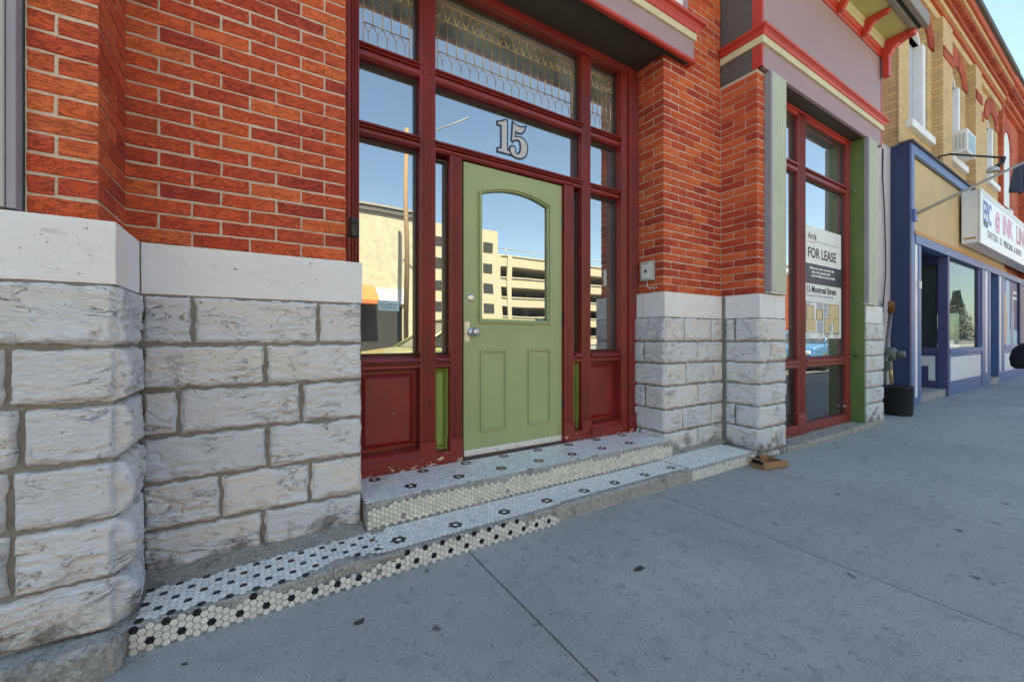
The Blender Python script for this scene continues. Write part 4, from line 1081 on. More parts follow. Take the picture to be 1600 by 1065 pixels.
for q, (a, b) in enumerate(((.08, .72), (.13, .62), (.12, .74))):
    tm = MB(); rg = random.Random(q); x = PX0+a*PW+.02
    while x < PX0+b*PW+.05:
        ww = rg.uniform(.010, .022); tm.box(x, x+ww, PY-.0052, PY-.0043, 1.855-.042*q, 1.855-.042*q+rg.choice((.018, .024))); x += ww+rg.choice((.004, .004, .016))
    tm.build('fine_print', M['paper'], po)
text_mesh('15 Montreal Street', .104, (PX0+.012, PY-.0045, 1.595), M['ptext'], po, sx=.96, bold=.0018)
text_mesh('Proposed 12 Suites and Storage', .050, (PX0+.02, PY-.0045, 1.545), M['pgrey'], po, sx=1.08)
fp = MB(); fp.box(PX0+.02, PX1-.03, PY-.0042, PY-.0031, 1.513, 1.517); fp.build('rule_line', M['pgrey'], po)
def plan(rects, mat, y, nm):
    for (a, b, c, d) in rects: MB().box(PX0+a*PW, PX0+b*PW, y, y+.0009, 1.075+c*.42, 1.075+d*.42).build(nm, M[mat], po)
plan([(.02, .20, .52, .88), (.28, .44, .50, .78), (.02, .26, .20, .50), (.62, .92, .55, .95), (.52, .64, .16, .55), (.78, .92, .14, .55), (.64, .78, .40, .55)], 'ptan', PY-.0042, 'plan_floor')
plan([(.28, .44, .80, .96), (.30, .44, .18, .48), (.52, .60, .60, .95), (.64, .72, .20, .38)], 'pgrey', PY-.0042, 'plan_room'); plan([(.02, .14, .88, .97), (.02, .10, .02, .12)], 'pblue', PY-.0042, 'plan_bath')
wl = []
def rct(a, b, c, d, t_=.006):
    tv = t_*2.1; wl.extend([(a, b, c, c+tv), (a, b, d-tv, d), (a, a+t_, c, d), (b-t_, b, c, d)])
rct(.0, .46, .16, .98); rct(.02, .21, .5, .88); rct(.27, .45, .5, .79); rct(.50, .93, .14, .96); rct(.50, .65, .55, .96); rct(.77, .93, .12, .56); rct(.50, .66, .10, .56); rct(.38, .44, .05, .17); rct(.54, .63, .04, .12); rct(.82, .91, .04, .13)
plan(wl, 'ptext', PY-.0052, 'plan_walls')

# cardboard tray with a crumpled black cloth at the foot of the pier
cb = empty('cardboard_tray', (3.665, 1.775, 0), 'open brown cardboard tray lying on the pavement at the foot of the stone pier', 'box', rz=R(-14))
def local_box(parent, name, mat, x0, x1, y0, y1, z0, z1, rot=None, bevel=0):
    mb = MB().box(x0, x1, y0, y1, z0, z1); o = mb.build(name, mat, None, bevel, origin=(0, 0, 0)); o.parent = parent
    if rot: o.rotation_euler = rot
    return o
cw, cd, ch = .125, .085, .052
local_box(cb, 'base', M['card'], -cw, cw, -cd, cd, .002, .006)
local_box(cb, 'side', M['card'], -cw, cw, -cd-.004, -cd, .002, ch, (R(-6), 0, 0)); local_box(cb, 'side', M['card'], -cw, cw, cd, cd+.004, .002, ch+.008)
local_box(cb, 'side', M['card'], -cw-.004, -cw, -cd, cd, .002, ch, (0, R(-8), 0)); local_box(cb, 'side', M['card'], cw, cw+.004, -cd, cd, .002, ch*.9)
local_box(cb, 'flap', M['card'], -cw-.045, -cw, -cd+.01, cd-.02, ch-.003, ch, (0, R(10), R(3)))
clo = MB(); nn = 14; vs_ = []
for j in range(nn+1):
    for i in range(nn*2):
        th_ = 2*math.pi*i/(nn*2); ph = math.pi*.5*j/nn
        r_ = .062*(1+.35*noise.noise(Vector((math.cos(th_)*2, math.sin(th_)*2, ph*3)))); z = .085*(math.sin(ph))*(1+.4*noise.noise(Vector((math.cos(th_)*3, math.sin(th_)*3, 9))))
        vs_.append((3.60+r_*math.cos(th_)*math.cos(ph)*.7, 1.822+r_*math.sin(th_)*math.cos(ph)*.55, .008+z*.7))
W = nn*2; clo.add(vs_, [(j*W+i, j*W+(i+1) % W, (j+1)*W+(i+1) % W, (j+1)*W+i) for j in range(nn) for i in range(W)], 0, True)
tag(clo.build('black_cloth', M['blackf']), 'crumpled black cloth stuffed into the cardboard tray', 'cloth')

# litter
for q, (x, y, s, lab) in enumerate(((.33, 1.62, .022, 'dark dry leaf on the pavement before the broken step nose'), (-.20, 1.72, .008, 'tiny dark crumb on the pavement beside the dotted riser'), (1.52, 1.30, .03, 'dark flattened gum spot in the middle of the near slab'))):
    mb = MB(); vs_ = []
    for k_ in range(10):
        a = 2*math.pi*k_/10; rr = s*(.5+.5*random.random()); vs_.append((x+rr*math.cos(a)*1.3, y+rr*math.sin(a)*.7, .002+.006*random.random()*(s < .025)))
    vs_.append((x, y, .004)); vs2 = [(a, b, .0006) for a, b, c in vs_[:-1]]
    mb.add(vs_, [(k_, (k_+1) % 10, 10) for k_ in range(10)]); b0 = mb.add(vs_[:-1]+vs2, [(k_, 10+k_, 10+(k_+1) % 10, (k_+1) % 10) for k_ in range(10)])
    tag(mb.build(('leaf', 'crumb', 'gum_spot')[q], M['leaf']), lab, ('leaf', 'litter', 'stain')[q])

# ------------------------------------------------------------------ YELLOW BRICK BUILDING with the blue shopfront
YB = empty('yellow_brick_building', (12, 2.5, 0), 'buff brick building with red arches over white windows and a blue painted shopfront', 'building')
BX, BY, WY = 8.72, 2.10, 2.24
def yb(nm, mat, *a, bevel=0, parent=None): return box(nm, M[mat], parent or YB, *a, bevel=bevel)
yb('side_wall', 'ybrick_side', BX, BX+.25, WY+.001, 12, 0, 7.75)
yb('rear_wall', 'ybrick_side', BX, 16.18, 11.8, 12.05, 0, 7.7)
zb0, zb1 = 4.13, 6.95
def archw(cx, hw, spring, n=14): return [(cx-hw*math.cos(math.pi*i/n), spring+hw*.62*math.sin(math.pi*i/n)) for i in range(n+1)]
SPR = 6.32
wins = [(9.72, .50, 8.72, 11.1, 4.68), (12.15, .45, 11.1, 13.4, 4.68), (15.35, .43, 13.4, 16.18, 4.9)]
for cx, hw, a, b, sill in wins:
    pts = [(a, zb0), (b, zb0), (b, zb1), (a, zb1)]
    arcp = archw(cx, hw, SPR)
    # bay wall = four pieces round the opening
    m_ = MB(); m_.box(a, cx-hw, WY, WY+.3, zb0, SPR); m_.box(cx+hw, b, WY, WY+.3, zb0, SPR); m_.box(cx-hw, cx+hw, WY, WY+.3, zb0, sill)
    m_.prism([(a, SPR)] + arcp + [(b, SPR), (b, zb1), (a, zb1)], WY, WY+.3, 'y')
    m_.build('bay_wall', M['ybrick'], YB)
    fr_ = MB(); fr_.box(cx-hw, cx-hw+.07, WY+.10, WY+.2, sill, SPR); fr_.box(cx+hw-.16, cx+hw, WY+.02, WY+.2, sill, SPR); fr_.box(cx-hw+.07, cx+hw-.16, WY+.10, WY+.2, sill, sill+.06)
    ring(fr_, arcp, [(cx+(x-cx)*.82, SPR+(z-SPR)*.78) for x, z in arcp], WY+.08, WY+.2)
    f = fr_.build('window', M['white'], YB, bevel=.004)
    gp = MB(); gp.prism([(cx-hw+.07, sill+.06)] + [(x, z) for x, z in [(cx+(x-cx)*.86, SPR+(z-SPR)*.84) for x, z in arcp]] + [(cx+hw-.16, sill+.06)], WY+.15, WY+.16, 'y'); gp.build('pane', M['pgrey'], f)
    yb('sill', 'white', cx-hw-.14, cx+hw+.14, WY-.08, WY+.1, sill-.13, sill-.002, bevel=.006)
    ar = MB(); n = 22
    for i in range(n):
        t0, t1 = math.pi*(i+.06)/n, math.pi*(i+.94)/n
        def q(t, r1, r2): return (cx-r1*math.cos(t), SPR+r2*math.sin(t))
        i0, i1 = q(t0, hw, hw*.62), q(t1, hw, hw*.62); o0, o1 = q(t0, hw+.34, hw*.62+.34), q(t1, hw+.34, hw*.62+.34)
        ar.prism([i0, o0, o1, i1], WY-.03, WY-.001, 'y')
    ar.build('arch', M['redb'], YB)
    for (u, v) in ((a+.02, cx-hw-.36), (cx+hw+.36, b-.02)):
        if v > u:
            bd = MB()
            for r_ in range(3): bd.box(u, v, WY-.018, WY-.001, 6.17+r_*.0665, 6.17+r_*.0665+.057)
            bd.build('band_course', M['redb'], YB)
for (a, b) in ((10.52, 11.15), (12.95, 13.48)):
    yb('brick_pier', 'ybrick', a, b, WY-.14, WY-.001, zb0, 6.9)
    bd = MB()
    for r_ in range(3): bd.box(a-.003, b+.003, WY-.158, WY-.1405, 6.17+r_*.0665, 6.17+r_*.0665+.057)
    bd.build('band_course', M['redb'], YB)
yb('cross_piece', 'ybrick', 8.72, 16.18, WY+.001, WY+.3, 6.951, 7.0)
for (z0, z1, o, mt) in ((6.9, 7.05, .06, 'ybrick'), (7.052, 7.12, .10, 'redb'), (7.122, 7.22, .13, 'ybrick'), (7.222, 7.30, .17, 'redb')):
    yb('corbel_course', mt, 8.66, 16.18, WY-o, WY+.002, z0, z1)
dn = MB(); x = 8.7
while x < 16.1: dn.box(x, x+.075, WY-.24, WY-.171, 7.31, 7.42); x += .16
tag(dn.build('dentils', M['redb'], YB), kind='stuff')
yb('corbel_course', 'redb', 8.66, 16.18, WY-.17, WY+.002, 7.301, 7.425); yb('corbel_course', 'ybrick', 8.63, 16.18, WY-.26, WY+.002, 7.427, 7.50)
yb('corbel_course', 'redb', 8.60, 16.18, WY-.30, WY+.002, 7.502, 7.66); yb('roof_flashing', 'roofdark', 8.55, 16.2, WY-.36, WY+.4, 7.662, 7.76, bevel=.01)
yb('roof', 'roofdark', BX, 16.18, WY+.3, 12, 7.5, 7.66)
# shopfront frame
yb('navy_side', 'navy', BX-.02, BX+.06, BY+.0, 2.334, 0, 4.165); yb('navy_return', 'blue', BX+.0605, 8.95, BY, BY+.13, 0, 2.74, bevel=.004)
yb('top_flashing', 'roofdark', BX-.03, 16.15, BY-.035, WY-.001, 4.166, 4.20, bevel=.004)
yb('top_rail', 'blue', BX+.0605, 16.15, BY-.004, BY+.12, 4.02, 4.165, bevel=.004)
yb('edge_stile', 'blue', BX+.0605, 8.90, BY-.003, BY+.1, 2.742, 4.019, bevel=.003)
yb('fascia_board', 'tan', 8.901, 16.15, BY+.03, BY+.13, 2.76, 4.019)
yb('fascia_shadow_bead', 'roofdark', 8.901, 16.15, BY+.005, BY+.03, 3.985, 4.018)
yb('orange_strip', 'orange', 8.901, 16.15, BY-.012, BY+.03, 2.742, 2.80); yb('beam', 'blue', 8.951, 18.6, BY-.012, BY+.12, 2.60, 2.741, bevel=.004)
yb('white_strip', 'white', 8.951, 9.13, BY+.012, BY+.12, .12, 2.599, bevel=.003); yb('post', 'blue', 9.131, 9.27, BY, BY+.13, 0, 2.599, bevel=.004); yb('strip_foot', 'blue', 8.951, 9.13, BY, BY+.12, 0, .12)
tb = MB().box(9.10, 9.16, BY-.03, BY-.001, 1.88, 2.0).build('bell_box', M['white'], YB, bevel=.004)
# recessed entrance: side of the show case faces the street corner
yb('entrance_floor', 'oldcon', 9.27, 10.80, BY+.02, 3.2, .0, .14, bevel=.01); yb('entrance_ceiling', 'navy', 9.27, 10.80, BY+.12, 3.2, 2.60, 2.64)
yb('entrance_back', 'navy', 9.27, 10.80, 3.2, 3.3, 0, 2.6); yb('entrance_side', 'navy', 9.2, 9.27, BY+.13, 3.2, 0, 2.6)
SX = 10.83
yb('case_post', 'purple', SX, SX+.12, BY, BY+.135, .0, 2.599, bevel=.004)
yb('case_rail', 'purple', SX, SX+.10, BY+.136, 3.19, .80, .90, bevel=.004); yb('case_base', 'purple', SX+.012, SX+.10, BY+.136, 3.19, .14, .80)
yb('case_head', 'navy', SX, SX+.10, BY+.136, 3.19, 2.47, 2.599)
cpn = MB(); cpn.add([(SX+.010, y, z) for y, z in ((BY+.17, .28), (BY+.26, .28), (BY+.26, .55), (BY+.55, .55), (BY+.55, .74), (BY+.17, .74))] + [(SX+.002, y, z) for y, z in ((BY+.17, .28), (BY+.26, .28), (BY+.26, .55), (BY+.55, .55), (BY+.55, .74), (BY+.17, .74))],
    [(6, 7, 8, 9, 10, 11)] + [(k_, (k_+1) % 6, 6+(k_+1) % 6, 6+k_) for k_ in range(6)]); cpn.build('white_panel', M['white'], YB)
yb('case_blind', 'stucco', SX+.05, SX+.055, BY+.15, 3.1, .90, 2.47); yb('case_pane', 'glass_far', SX+.02, SX+.026, BY+.136, 3.19, .90, 2.47)
# show window
yb('case_rail', 'blue', SX+.1205, 13.56, BY-.01, BY+.12, .80, .88, bevel=.004); yb('stall_riser', 'blue', SX+.1205, 13.56, BY+.014, BY+.12, 0, .80)
yb('white_panel', 'white', 11.05, 13.44, BY+.004, BY+.014, .27, .72)
f = yb('window_frame', 'purple', SX+.1205, SX+.20, BY+.03, BY+.12, .88, 2.6); yb('pane', 'glass_far', SX+.20, 13.40, BY+.06, BY+.066, .88, 2.6, parent=f); yb('frame_side', 'purple', 13.40, 13.56, BY+.03, BY+.12, .88, 2.6, parent=f)
yb('post', 'blue', 13.561, 13.86, BY, BY+.13, 0, 2.599, bevel=.004); yb('white_strip', 'white', 13.861, 14.17, BY+.012, BY+.12, .30, 2.599); yb('strip_foot', 'blue', 13.861, 14.17, BY, BY+.12, 0, .30); yb('post', 'blue', 14.171, 14.38, BY, BY+.13, 0, 2.599)
yb('door_recess', 'navy', 14.381, 15.25, BY+.45, BY+.5, 0, 2.6); yb('door_step', 'oldcon', 14.381, 15.25, BY+.0, BY+.5, 0, .14); yb('recess_side', 'navy', 15.20, 15.25, BY+.13, BY+.449, .14, 2.6)
yb('post', 'blue', 15.251, 15.36, BY, BY+.13, 0, 2.599); yb('white_strip', 'white', 15.361, 15.66, BY+.012, BY+.12, .26, 2.599); yb('strip_foot', 'blue', 15.361, 15.66, BY, BY+.12, 0, .26)
yb('post', 'blue', 15.661, 15.95, BY, BY+.13, 0, 2.599); yb('stall_riser', 'blue', 15.951, 18.6, BY+.014, BY+.12, 0, .80); yb('white_panel', 'white', 16.02, 18.2, BY+.004, BY+.014, .25, .69)
yb('case_rail', 'blue', 15.951, 18.6, BY-.01, BY+.12, .80, .90, bevel=.004); yb('window_frame', 'navy', 18.05, 18.6, BY, BY+.12, .90, 2.6)
pf = yb('poster_window', 'pblue', 15.951, 18.05, BY+.05, BY+.07, .90, 2.6)
pp = MB(); pp.box(15.97, 16.5, BY+.046, BY+.0495, .9, 2.59); pp.build('poster_blue', M['blue'], pf); pp = MB(); pp.box(17.0, 18.03, BY+.046, BY+.0495, 1.3, 2.59); pp.build('poster_mauve', M['purple'], pf)
def sil(cx, s, y): return [(cx-.16*s, .92), (cx+.2*s, .92), (cx+.22*s, 1.3), (cx+.30*s, 1.6), (cx+.14*s, 1.85), (cx+.12*s, 1.95), (cx+.16*s, 2.1), (cx+.04*s, 2.28), (cx-.10*s, 2.15), (cx-.08*s, 1.95), (cx-.10*s, 1.85), (cx-.24*s, 1.5)]
MB().prism(sil(16.35, 1.0, 0), BY+.043, BY+.0455, 'y').build('poster_figure', M['skin'], pf); MB().prism(sil(17.3, .9, 0), BY+.043, BY+.0455, 'y').build('poster_figure', M['stucco'], pf)
for z in (2.28, 2.13): yb('poster_text', 'white', 17.35, 17.9, BY+.040, BY+.0425, z, z+.07, parent=pf)
# dim shop interior
yb('shop_back', 'room', 10.95, 16, 5.0, 5.1, 0, 2.7); yb('shop_floor', 'wood', 10.95, 16, BY+.13, 5, 0, .3); yb('shop_ceiling', 'room', 8.9, 16, BY+.13, 5, 2.66, 2.72)
yb('display_card', 'paper', 11.15, 11.33, BY+.10, BY+.105, 1.75, 2.0); yb('display_card', 'paper', 11.2, 11.36, BY+.10, BY+.105, 1.45, 1.58)
dr = MB()
for i in range(4): dr.tube([(11.3+.12*i, BY+.3, 1.25), (11.42+.12*i, BY+.22, .9)], .015, 6)
dr.build('display_rail', M['gold'], YB)

# far red brick building
FR = empty('far_red_brick_building', (20, 2.5, 0), 'orange red brick building beyond the buff one, with arched window and brick piers', 'building')
def fb(nm, mat, *a, bevel=0): return box(nm, M[mat], FR, *a, bevel=bevel)
fb('wall', 'rbrick', 16.181, 40, WY, 12, 2.75, 7.1); fb('brick_pier', 'rbrick', 19.0, 20.0, WY-.18, WY-.001, 2.8, 7.1); fb('brick_pier', 'rbrick', 16.2, 16.35, WY-.08, WY-.001, 4.2, 7.1); fb('shop_wall', 'blue', 18.601, 40, WY-.1, 3, 0, 2.748)
for (z0, z1, o) in ((7.1, 7.2, .08), (7.205, 7.32, .14), (7.45, 7.55, .24), (7.555, 7.72, .30)): fb('corbel_course', 'rbrick', 16.181, 40, WY-o, WY+.3, z0, z1)
dn = MB(); x = 16.3
while x < 30: dn.box(x, x+.09, WY-.22, WY-.141, 7.325, 7.445); x += .19
dn.box(16.181, 40, WY-.14, WY+.3, 7.3205, 7.4495); tag(dn.build('dentils', M['redb'], FR), kind='stuff'); fb('roof_flashing', 'roofdark', 16.2, 40, WY-.34, 12, 7.722, 7.79)
arr = MB(); cx, hw = 17.0, .42
for i in range(18):
    t0, t1 = math.pi*(i+.08)/18, math.pi*(i+.92)/18
    P_ = lambda t, r_: (cx-r_*math.cos(t), 6.2+r_*.9*math.sin(t)); arr.prism([P_(t0, hw), P_(t0, hw+.3), P_(t1, hw+.3), P_(t1, hw)], WY-.05, WY-.001, 'y')
arr.build('arch', M['redb'], FR); fw = MB(); fw.box(16.6, 17.42, WY-.03, WY-.002, 4.6, 6.2); fw.prism([(cx-hw*math.cos(math.pi*i/10), 6.2+hw*.9*math.sin(math.pi*i/10)) for i in range(11)], WY-.03, WY-.002, 'y'); fw.build('window', M['white'], FR)
for i in range(24): box('quoin_brick', M['redb'], FR, 17.43, 17.65, WY-.03, WY-.002, 4.6+i*.067, 4.6+i*.067+.052)

# light box sign
sg = empty('light_box_sign', (14, 1.97, 2.92), 'long white light box sign with blue and pink lettering on the blue shopfront', 'sign')
MB().box(11.75, 20.0, 1.865, 2.095, 2.925, 3.935).build('case', M['signwhite'], sg, bevel=.006)
fr_ = MB(); fr_.box(11.735, 20.01, 1.84, 1.8645, 2.90, 2.945); fr_.box(11.735, 20.01, 1.84, 1.8645, 3.915, 3.955); fr_.box(11.735, 11.79, 1.84, 1.8645, 2.9455, 3.9145); fr_.build('edge_frame', M['alu'], sg, bevel=.003)
MB().box(11.79, 20.0, 1.850, 1.8640, 2.9455, 3.9145).build('face', M['signwhite'], sg)
MB().box(11.743, 11.7495, 1.90, 2.06, 3.0, 3.035).build('maker_label', M['orange'], sg)
SYF = 1.849
MB().box(11.98, 19.9, SYF-.001, SYF, 3.86, 3.868).build('border_line', M['ptext'], sg)
text_mesh('EPIC', .60, (12.0, SYF-.001, 3.36), M['ink_blue'], sg, sx=.62, bold=.012); text_mesh('@', .46, (13.1, SYF-.001, 3.40), M['ink_pink'], sg, sx=.95, bold=.012)
text_mesh('INK', .60, (13.85, SYF-.001, 3.36), M['ink_pink'], sg, sx=1.1, bold=.014); text_mesh('LING', .60, (15.4, SYF-.001, 3.36), M['ink_red'], sg, sx=1.1, bold=.012)
text_mesh('PIERCING', .17, (12.02, SYF-.001, 3.27), M['ptext'], sg, sx=.55); text_mesh('TATTOO   O   PIERCING  &  BODY', .20, (12.35, SYF-.001, 3.09), M['ptext'], sg, sx=1.2)

# flagpole with furled dark flag
fpole = empty('wall_flagpole', (8.93, 2.09, 3.03), 'thin grey flagpole slanting out from the blue shopfront corner', 'flagpole')
A0, A1 = Vector((8.86, 2.08, 3.04)), Vector((11.75, 1.20, 4.30))
MB().tube([A0, A1], .022, 10).build('pole', M['grey_edge'], fpole); MB().box(8.80, 8.92, 2.065, 2.0999, 2.93, 3.12).build('socket', M['blue'], fpole, bevel=.005)
fl = MB(); nU, nV = 26, 14; vs_ = []
fs_ = A0.lerp(A1, .80)
for j in range(nV+1):
    for i in range(nU+1):
        u, v = i/nU, j/nV; p = A0.lerp(A1, .80+.22*u); dz = -.47*v*(1-.25*abs(u-.5))-.05*math.sin(u*6)*v
        sw = .045*math.sin(u*17+v*2)*(.3+v); vs_.append((p.x+sw*.5+.10*v*math.sin(u*5), p.y+sw, p.z+dz-.01))
W = nU+1; fl.add(vs_, [(j*W+i, j*W+i+1, (j+1)*W+i+1, (j+1)*W+i) for j in range(nV) for i in range(nU)], 0, True)
M['navycloth'] = flat('navy_cloth', (.012, .018, .045), .7)
fo = fl.build('hanging_flag', M['navycloth'], None, recalc=False); tag(fo, 'dark navy flag hanging in folds from the slanting pole', 'flag')
so_ = fo.modifiers.new('thickness', 'SOLIDIFY'); so_.thickness = .004

# gooseneck lamp, air conditioner, floodlight
gl = empty('gooseneck_lamp', (10.3, 2.08, 4.26), 'black arm lamp with grey shade above the blue shopfront', 'lamp')
MB().tube([(10.28, 2.12, 4.23), (10.28, 2.10, 4.30), (10.33, 1.98, 4.31), (10.72, 1.42, 4.13)], .018, 8).build('arm', M['black'], gl)
MB().tube([(10.72, 1.42, 4.14), (10.70, 1.44, 4.04), (10.66, 1.50, 3.98)], [.03, .035, .04], 8).build('lamp_head', M['black'], gl); MB().lathe([(.035, .0), (.075, -.04), (.085, -.09)], (10.64, 1.53, 4.0), 'z', 14).build('shade', M['boxgrey'], gl)
ac = empty('air_conditioner', (11.6, 2.1, 4.7), 'white window air conditioner jutting from the second white window', 'air conditioner')
MB().box(11.62, 12.28, 1.99, 2.36, 4.69, 5.13).build('case', M['white'], ac, bevel=.012, seg=2)
lv = MB()
for i in range(13): lv.box(11.69, 12.2, 1.982, 1.9895, 4.74+i*.027, 4.752+i*.027)
lv.build('louvre', M['pblue'], ac); lv = MB()
for i in range(6): lv.box(11.612, 11.6195, 2.03+i*.05, 2.05+i*.05, 4.76, 5.05)
lv.build('side_louvre', M['boxgrey'], ac)
MB().box(11.7, 12.5, 2.14, 2.16, 4.56, 4.68)
fd = empty('floodlight', (17.2, 2.0, 4.0), 'small pale floodlight fixed above the light box sign', 'lamp')
MB().tube([(15.0, 2.23, 4.02), (15.0, 2.08, 4.05), (15.05, 2.0, 4.02)], .035, 8).build('arm', M['boxgrey'], fd); MB().lathe([(.0, -.08), (.09, -.07), (.11, .03), (.04, .09)], (15.05, 1.96, 4.03), 'x', 14).build('head', M['white'], fd)

# cable, pipe, gas meter, black pot
cbl = MB(); cbl.tube([(8.33, 2.325, 4.05), (8.30, 2.32, 3.6), (8.34, 2.31, 3.1), (8.38, 2.31, 2.6), (8.40, 2.31, 2.15), (8.34, 2.31, 1.8), (8.24, 2.31, 1.45), (8.16, 2.31, 1.15)], .009, 6)
tag(cbl.build('hanging_cable', M['black']), 'black cable hanging in a loop down the pale stucco wall', 'cable')
vp = empty('vent_pipe', (8.2, 2.24, .3), 'leaning grey vent pipe with a rusty hooked cap', 'pipe')
MB().tube([(8.08, 2.24, .30), (8.12, 2.24, .7), (8.36, 2.24, 1.48)], .026, 10).build('pipe', M['pipe'], vp)
MB().tube([(8.36, 2.24, 1.46), (8.37, 2.235, 1.57), (8.30, 2.22, 1.62), (8.18, 2.20, 1.60), (8.10, 2.19, 1.54)], [.040, .042, .040, .030, .012], 10).build('cap', M['rust'], vp)
gm = empty('gas_meter', (8.05, 2.17, .3), 'grey green gas meter and regulator behind the black pot', 'gas meter')
MB().lathe([(0, -.06), (.07, -.06), (.10, -.03), (.10, .03), (.07, .06), (0, .06)], (8.08, 2.16, .84), 'y', 20).build('regulator', M['meter'], gm)
MB().lathe([(0, -.10), (.05, -.10), (.055, -.02), (.03, 0)], (8.12, 2.12, .84), 'y', 14).build('diaphragm', M['meter'], gm)
MB().tube([(7.93, 2.20, .05), (7.93, 2.20, .72), (7.98, 2.18, .82)], .03, 10).build('riser_pipe', M['meter'], gm); MB().tube([(8.08, 2.17, .78), (8.10, 2.17, .55), (8.14, 2.17, .40)], .024, 8).build('outlet_pipe', M['gold'], gm)
MB().box(7.90, 8.0, 2.12, 2.2, .60, .74).build('valve', M['meter'], gm, bevel=.01)
MB().tube([(7.80, 2.08, .02), (7.80, 2.08, .26), (7.78, 2.07, .30), (7.72, 2.05, .30)], .016, 8).build('tap_pipe', M['alu'], gm)
pt = empty('black_pot', (7.72, 2.0, 0), 'black plastic tub standing on the pavement beside the navy shopfront corner', 'tub')
MB().lathe([(0, .002), (.160, .002), (.172, .02), (.180, .385), (.186, .390), (.186, .405), (.172, .405), (.165, .03), (0, .02)], (7.70, 2.0, 0), 'z', 32).build('tub', M['black'], pt)
MB().lathe([(0, .30), (.168, .30)], (7.70, 2.0, 0), 'z', 24).build('soil', M['leaf'], pt)

# ------------------------------------------------------------------ person at the right edge
def skin(name, pts, edges, radii, mat, parent, root=0, sub=2):
    me = bpy.data.meshes.new(name); me.from_pydata(pts, edges, []); o = bpy.data.objects.new(name, me); col.objects.link(o)
    me.materials.append(mat); sk_ = o.modifiers.new('skin', 'SKIN'); sk_.use_smooth_shade = True
    for i, r_ in enumerate(radii):
        me.skin_vertices[0].data[i].radius = r_ if isinstance(r_, tuple) else (r_, r_)
        me.skin_vertices[0].data[i].use_root = i == root
    sb_ = o.modifiers.new('sub', 'SUBSURF'); sb_.levels = sub; sb_.render_levels = sub
    if parent is not None: o.parent = parent
    return o
pe = empty('person', (13.75, 1.22, 0), 'person in a black coat walking at the right edge of the picture', 'person')
body_p = [(0,0,.98),(0,0,1.15),(0,0,1.38),(0,0,1.50),(0,0,1.60),(.01,0,1.72), (-.0,.17,1.42),(-.04,.24,1.16),(.06,.25,.94), (0,-.17,1.42),(.05,-.24,1.16),(-.02,-.25,.92), (.0,.09,.92),(.12,.10,.50),(.06,.10,.10),(.20,.10,.04), (0,-.09,.92),(-.10,-.10,.50),(-.22,-.10,.12),(-.10,-.10,.04)]
body_e = [(0,1),(1,2),(2,3),(3,4),(4,5),(2,6),(6,7),(7,8),(2,9),(9,10),(10,11),(0,12),(12,13),(13,14),(14,15),(0,16),(16,17),(17,18),(18,19)]
rr = [(.13,.16),(.12,.15),(.13,.17),.055,.075,.085,.06,.05,.035,.06,.05,.035,.085,.06,.045,.04,.085,.06,.045,.04]
skin('body', body_p, body_e, rr, M['jean'], pe)
skin('face', [(0.02,0,1.50),(.02,0,1.60),(.03,0,1.70)], [(0,1),(1,2)], [.05,.088,.08], M['skin'], pe); skin('hair', [(-.03,0,1.60),(-.02,0,1.72)], [(0,1)], [.085,.095], M['hair'], pe)
co = MB()
prof = [(.30, .62), (.27, .9), (.21, 1.12), (.235, 1.36), (.16, 1.47), (.07, 1.52)]; vs_ = []; n = 20
for r_, z in prof:
    for k_ in range(n):
        a = 2*math.pi*k_/n; vs_.append((r_*.72*math.cos(a), r_*math.sin(a), z))
co.add(vs_, [(i*n+k_, i*n+(k_+1) % n, (i+1)*n+(k_+1) % n, (i+1)*n+k_) for i in range(len(prof)-1) for k_ in range(n)], 0, True)
c_ = co.build('coat', M['blackf'], None, origin=(0, 0, 0)); c_.parent = pe
for s_ in (1, -1):
    skin('sleeve', [(0, .18*s_, 1.42), (.0, .26*s_, 1.17), (.05*s_, .27*s_, .99)], [(0,1),(1,2)], [.075,.065,.05], M['blackf'], pe, sub=1)
    hand = skin('hand', [(.05*s_, .27*s_, .97), (.055*s_, .27*s_, .90), (.06*s_, .27*s_, .86)], [(0,1),(1,2)], [(.02,.03),(.018,.04),(.015,.035)], M['skin'], pe, sub=1)
    for f_ in range(4): skin('finger', [(.058*s_, (.245+.018*f_)*s_, .865), (.065*s_, (.245+.018*f_)*s_, .82), (.055*s_, (.245+.018*f_)*s_, .79-.004*abs(f_-1.5))], [(0,1),(1,2)], [.010,.009,.007], M['skin'], pe, sub=1)
    skin('finger', [(.04*s_, .24*s_, .91), (.065*s_, .225*s_, .87), (.07*s_, .225*s_, .84)], [(0,1),(1,2)], [.012,.010,.008], M['skin'], pe, sub=1)
bag = MB(); vs_ = []; n = 16
for q, (rx, ry, z) in enumerate(((.06, .15, .44), (.10, .20, .50), (.11, .22, .66), (.085, .18, .84), (.03, .10, .93), (.012, .05, .97))):
    for k_ in range(n): a = 2*math.pi*k_/n; vs_.append((13.55+rx*math.cos(a), 1.505+ry*math.sin(a), z))
bag.add(vs_, [(i*n+k_, i*n+(k_+1) % n, (i+1)*n+(k_+1) % n, (i+1)*n+k_) for i in range(5) for k_ in range(n)] + [tuple(range(n))], 0, True)
tag(bag.build('black_bag', M['blackf']), 'soft black bag hanging from the hand of the person at the right edge', 'bag')

